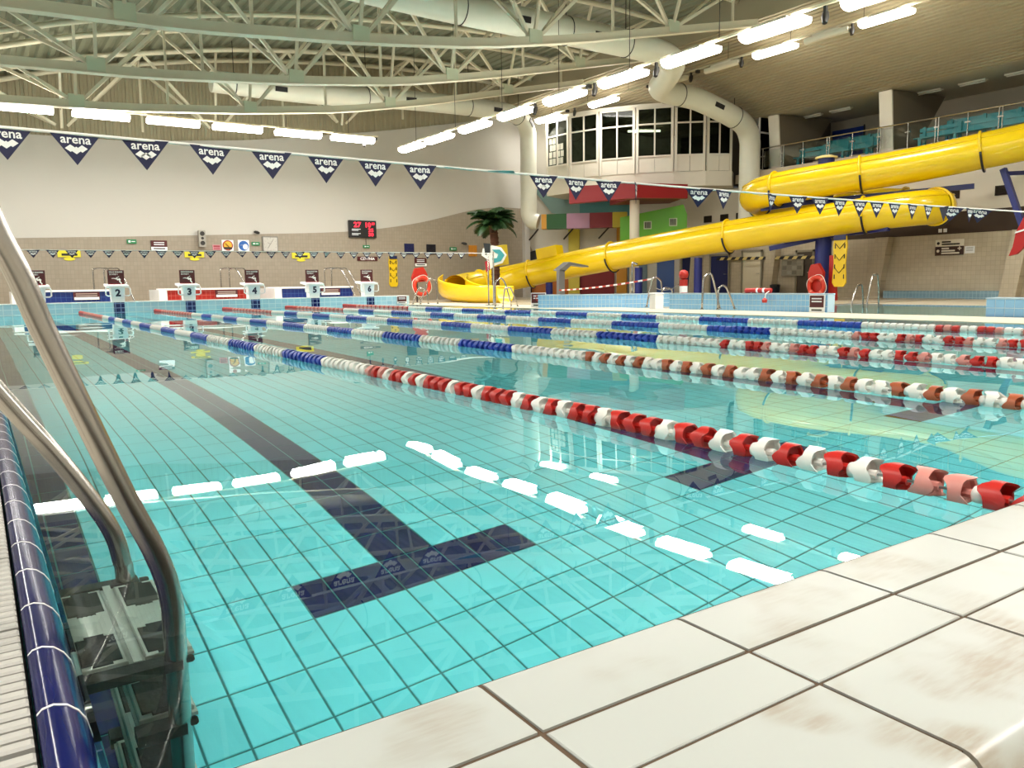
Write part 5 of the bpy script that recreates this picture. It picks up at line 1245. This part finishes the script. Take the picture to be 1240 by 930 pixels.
t = thing('deck_shower', 'slim steel post with a short bent top behind the tiled surround', 'post', (14.95, 15.85, -0.03))
MB().tube(crspline([(14.95, 15.85, 0.34), (14.95, 15.85, 1.1), (14.98, 15.85, 1.18), (15.12, 15.85, 1.15)], 4), 0.03, 8).build('pipe', M_ss, t, smooth=True); MB().lathe([(0.07, 0), (0.07, 0.02), (0.03, 0.03)], (14.95, 15.85, 0.354), n=12).build('base_ring', M_ss, t)
# tape, bollard, boards
tp_ = thing('barrier_tape', 'red and white striped tape tied to the grab rail', 'tape', (13.9, 15.8, 0.4))
A = Vector((16.5, 21.2, 0.42)); B = Vector((14.33, 14.44, 0.74)); n = 26
for k in range(n):
    p = A.lerp(B, k/n); q = A.lerp(B, (k+1)/n); sag = lambda f: -0.12*4*f*(1-f)*0.4
    MB().bar(p+Vector((0, 0, sag(k/n))), q+Vector((0, 0, sag((k+1)/n))), 0.004, 0.045).build('stripe', M_blkw if k % 2 else mat('red tape', 'b03028', 0.5), tp_)
t = thing('striped_bollard', 'red and white plastic bollard with a round top beside the parapet', 'bollard', (14.75, 13.55, -0.03))
bc = (14.72, 13.72, -0.03)
for a, b, m in ((0, 0.42, M_rbox), (0.42, 0.58, M_blkw), (0.58, 0.74, M_rbox)): MB().lathe([(0.1, a), (0.1, b)], bc, n=16).build('body_band', m, t, smooth=40)
MB().lathe([(0.03, 0.74), (0.1, 0.78), (0.12, 0.86), (0.1, 0.94), (0.03, 0.98)], bc, n=16).build('cap', M_rbox, t, smooth=60)
tp2 = rails('rope_link', 'thin sagging cord between the bollard and the rail posts', [[(14.58, 13.75, 0.6), (14.4, 13.75, 0.5), (14.2, 13.8, 0.46), (14.05, 13.85, 0.47), (13.95, 13.88, 0.5)]], 0.009, None, 'cord')
def sandwich(label, x, y, w_, z0, h, ang, m1=M_maroon):
    t = thing('notice_board', label, 'sign', (x, y, z0)); ex = Vector((math.cos(ang), math.sin(ang), 0)); nn = Vector((ex.y, -ex.x, 0)); nn = nn if nn.dot(CAM-Vector((x, y, 0))) > 0 else -nn
    c = Vector((x, y, z0+h/2))
    MB().obox(c, ex, nn, (0, 0, 1), w_/2, 0.015, h/2).build('plate', M_blkw, t)
    MB().obox(c+nn*0.018+Vector((0, 0, h*0.12)), ex, nn, (0, 0, 1), w_*0.46, 0.004, h*0.33).build('maroon_field', m1, t)
    for f in (0.28, 0.12): MB().obox(c+nn*0.024+Vector((0, 0, h*f)), ex, nn, (0, 0, 1), w_*0.33, 0.003, h*0.035).build('print_line', M_pale, t)
    MB().obox(c+nn*0.018-Vector((0, 0, h*0.36)), ex, nn, (0, 0, 1), w_*0.34, 0.003, h*0.04).build('print_line', M_print, t)
    return t
t = sandwich('white framed maroon sign with a red ring leaning on the tiled surround', 13.05, 17.6, 0.42, 0.004, 0.4, -0.7)
MB().tube([Vector((13.0, 17.54, 0.26)) + Vector((math.cos(a)*0.07*0.76, -math.sin(0.7)*math.cos(a)*0.07, math.sin(a)*0.07)) for a in [2*math.pi*k/16 for k in range(16)]], 0.012, 5, closed=True).build('red_ring', M_rbox, t)
sandwich('maroon and white notice on the near end of the long parapet', 14.10, 13.3, 0.3, 0.06, 0.26, -1.2)
sandwich('maroon and white notice at the open end of the long parapet', 14.19, 9.5, 0.34, 0.0, 0.36, -1.52)
sandwich('maroon and white notice on the end of the far pool wall', 12.45, 24.98, 0.38, 0.02, 0.27, 0.0)
t = thing('white_box', 'white plastic box on the strip beside the parapet end', 'box', (13.73, 13.65, 0.004))
MB().bbox(13.6, 13.87, 13.55, 13.75, 0.004, 0.36, 0.02).build('body', M_blkw, t); MB().bbox(13.59, 13.88, 13.54, 13.76, 0.36, 0.4, 0.01).build('lid', M_blkw, t)
t = thing('rescue_float', 'red rescue tube lying on the long tiled parapet', 'rescue float', (14.3, 11.0, 0.385))
MB().tube(crspline([(14.22, 11.35, 0.44), (14.24, 11.1, 0.445), (14.26, 10.7, 0.44)], 4), 0.055, 10).build('tube', mat('red foam', 'b3241c', 0.5), t, smooth=True)
for y in (11.2, 11.03, 10.86): MB().lathe([(0.058, -0.02), (0.058, 0.02)], (14.24, y, 0.442), (0, 1, 0), 10).build('band', M_blkw, t)
MB().tube([(14.24, 10.72, 0.44), (14.06, 10.68, 0.38), (14.04, 10.68, 0.28)], 0.01, 5).build('line', M_cord, t); MB().lathe([(0.05, 0), (0.06, 0.06), (0.02, 0.1)], (14.03, 10.68, 0.19), n=10).build('hanging_float', mat('red foam', 'b3241c', 0.5), t)
# signs on the right wall, red canopy
t = thing('direction_sign', 'cream and brown direction sign with arrows and a cross on the side wall', 'sign', (27.58, 13.95, 1.43))
MB().box(27.56, 27.6, 13.48, 14.42, 1.72, 1.95).build('upper_panel', mat('cream sign', 'e8e2d0', 0.6), t); MB().box(27.56, 27.6, 13.48, 14.42, 1.42, 1.715).build('lower_panel', mat('dark brown sign', '3a241c', 0.6), t)
M_prl = mat('cream print', 'e6dfcf', 0.6)
for z, m, a, b in ((1.87, M_print, 13.9, 14.2), (1.79, M_print, 13.6, 14.2), (1.65, M_prl, 13.95, 14.2), (1.57, M_prl, 13.75, 14.2), (1.49, M_prl, 13.6, 14.2)): MB().box(27.552, 27.56, a, b, z-0.025, z+0.025).build('print_line', m, t)
for z, m in ((1.83, M_print), (1.57, M_prl)): MB().lathe([(0.05, 0), (0.05, 0.006)], (27.56, 14.32, z), (-1, 0, 0), 14).build('arrow_disc', m, t)
for a in ((0.06, 0.018), (0.018, 0.06)): MB().box(27.552, 27.56, 13.6-a[0], 13.6+a[0], 1.64-a[1], 1.64+a[1]).build('cross', M_prl, t)
t = thing('wall_notice', 'white paper notice beside the direction sign', 'notice', (27.59, 13.28, 1.47)); MB().box(27.59, 27.6, 13.12, 13.44, 1.46, 1.7).build('sheet', M_blkw, t)
for z in (1.65, 1.6, 1.55): MB().box(27.586, 27.59, 13.17, 13.39, z-0.008, z+0.008).build('print_line', mat('grey print', '8a8a88', 0.6), t)
for y in (14.3, 14.13):
    t = thing('switch_plate', 'small white switch plate on the dark brown band', 'switch', (27.59, y, 2.2), 'switch plates on the brown band'); MB().box(27.585, 27.6, y-0.06, y+0.06, 2.2, 2.32).build('plate', M_blkw, t); MB().box(27.575, 27.585, y-0.025, y+0.025, 2.23, 2.29).build('rocker', M_blkw, t)
t = thing('red_parasol', 'folded red cloth canopy with a white band hanging at the blue slide brace', 'canopy', (24.3, 10.45, 1.2))
MB().prism([(24.3, 10.55, 1.25), (24.3, 10.35, 1.3), (24.3, 9.90, 1.75), (24.3, 9.85, 2.3), (24.3, 10.20, 2.35), (24.3, 10.40, 1.9), (24.3, 10.46, 1.5)], (0.12, 0, 0)).build('cloth', mat('red cloth', 'b01414', 0.6), t)
MB().prism([(24.29, 10.42, 1.86), (24.29, 9.85, 2.02), (24.29, 9.85, 2.07), (24.29, 10.40, 1.91)], (-0.02, 0, 0)).build('white_band', M_blkw, t)
MB().tube([(24.36, 10.00, -0.05), (24.36, 10.00, 2.4)], 0.03, 8).build('pole', M_dark, t)
# someone standing behind the glass screen of the gallery
person = thing('person', 'person in a pale pink top and dark trousers standing behind the gallery glass', 'person', (27.75, 22.0, 5.1))
def skin_body():
    V = [(0, 0, 0.93), (0, 0, 1.12), (0, 0, 1.36), (0, 0, 1.46), (0, -0.01, 1.55), (0, -0.02, 1.68),
         (-0.17, 0, 1.38), (-0.23, -0.02, 1.12), (-0.2, -0.16, 0.93), (0.17, 0, 1.38), (0.23, -0.02, 1.12), (0.2, -0.16, 0.93),
         (-0.1, 0, 0.88), (-0.11, -0.01, 0.48), (-0.11, 0.02, 0.07), (-0.11, -0.14, 0.03), (0.1, 0, 0.88), (0.11, -0.01, 0.48), (0.11, 0.02, 0.07), (0.11, -0.14, 0.03)]
    E_ = [(0, 1), (1, 2), (2, 3), (3, 4), (4, 5), (2, 6), (6, 7), (7, 8), (2, 9), (9, 10), (10, 11), (0, 12), (12, 13), (13, 14), (14, 15), (0, 16), (16, 17), (17, 18), (18, 19)]
    Rr = [0.15, 0.13, 0.16, 0.06, 0.085, 0.085, 0.065, 0.05, 0.035, 0.065, 0.05, 0.035, 0.09, 0.065, 0.045, 0.035, 0.09, 0.065, 0.045, 0.035]
    me = bpy.data.meshes.new('body'); me.from_pydata(V, E_, [])
    ob = bpy.data.objects.new('body', me); col.objects.link(ob); ob.parent = person
    sk = ob.modifiers.new('skin', 'SKIN')
    me_sk = me.skin_vertices[0].data if me.skin_vertices else None
    if me_sk is None:
        bpy.context.view_layer.objects.active = ob
    for k, r_ in enumerate(Rr):
        if me_sk: me_sk[k].radius = (r_, r_ * (0.75 if k < 3 else 1))
    if me_sk: me_sk[0].use_root = True
    sb_ = ob.modifiers.new('smooth', 'SUBSURF'); sb_.levels = 1; sb_.render_levels = 1
    dg = bpy.context.evaluated_depsgraph_get(); m2 = bpy.data.meshes.new_from_object(ob.evaluated_get(dg))
    ob.modifiers.clear(); ob.data = m2
    ms = [mat('pale pink top', 'c9a0a4', 0.8), mat('dark trousers', '26242a', 0.8), mat('skin tone', 'b98a72', 0.6)]
    for m in ms: m2.materials.append(m)
    for p in m2.polygons:
        z = sum(m2.vertices[v].co.z for v in p.vertices)/len(p.vertices); x = sum(m2.vertices[v].co.x for v in p.vertices)/len(p.vertices)
        p.material_index = 2 if z > 1.45 or (abs(x) > 0.17 and z < 1.08) else (1 if z < 0.95 else 0); p.use_smooth = True
skin_body()
MB().lathe([(0.0, 0.0), (0.07, 0.03), (0.1, 0.1), (0.09, 0.16), (0.0, 0.2)], (27.75, 22.02, 6.67), n=12).build('hair', mat('dark hair', '2a201a', 0.7), person, smooth=True)
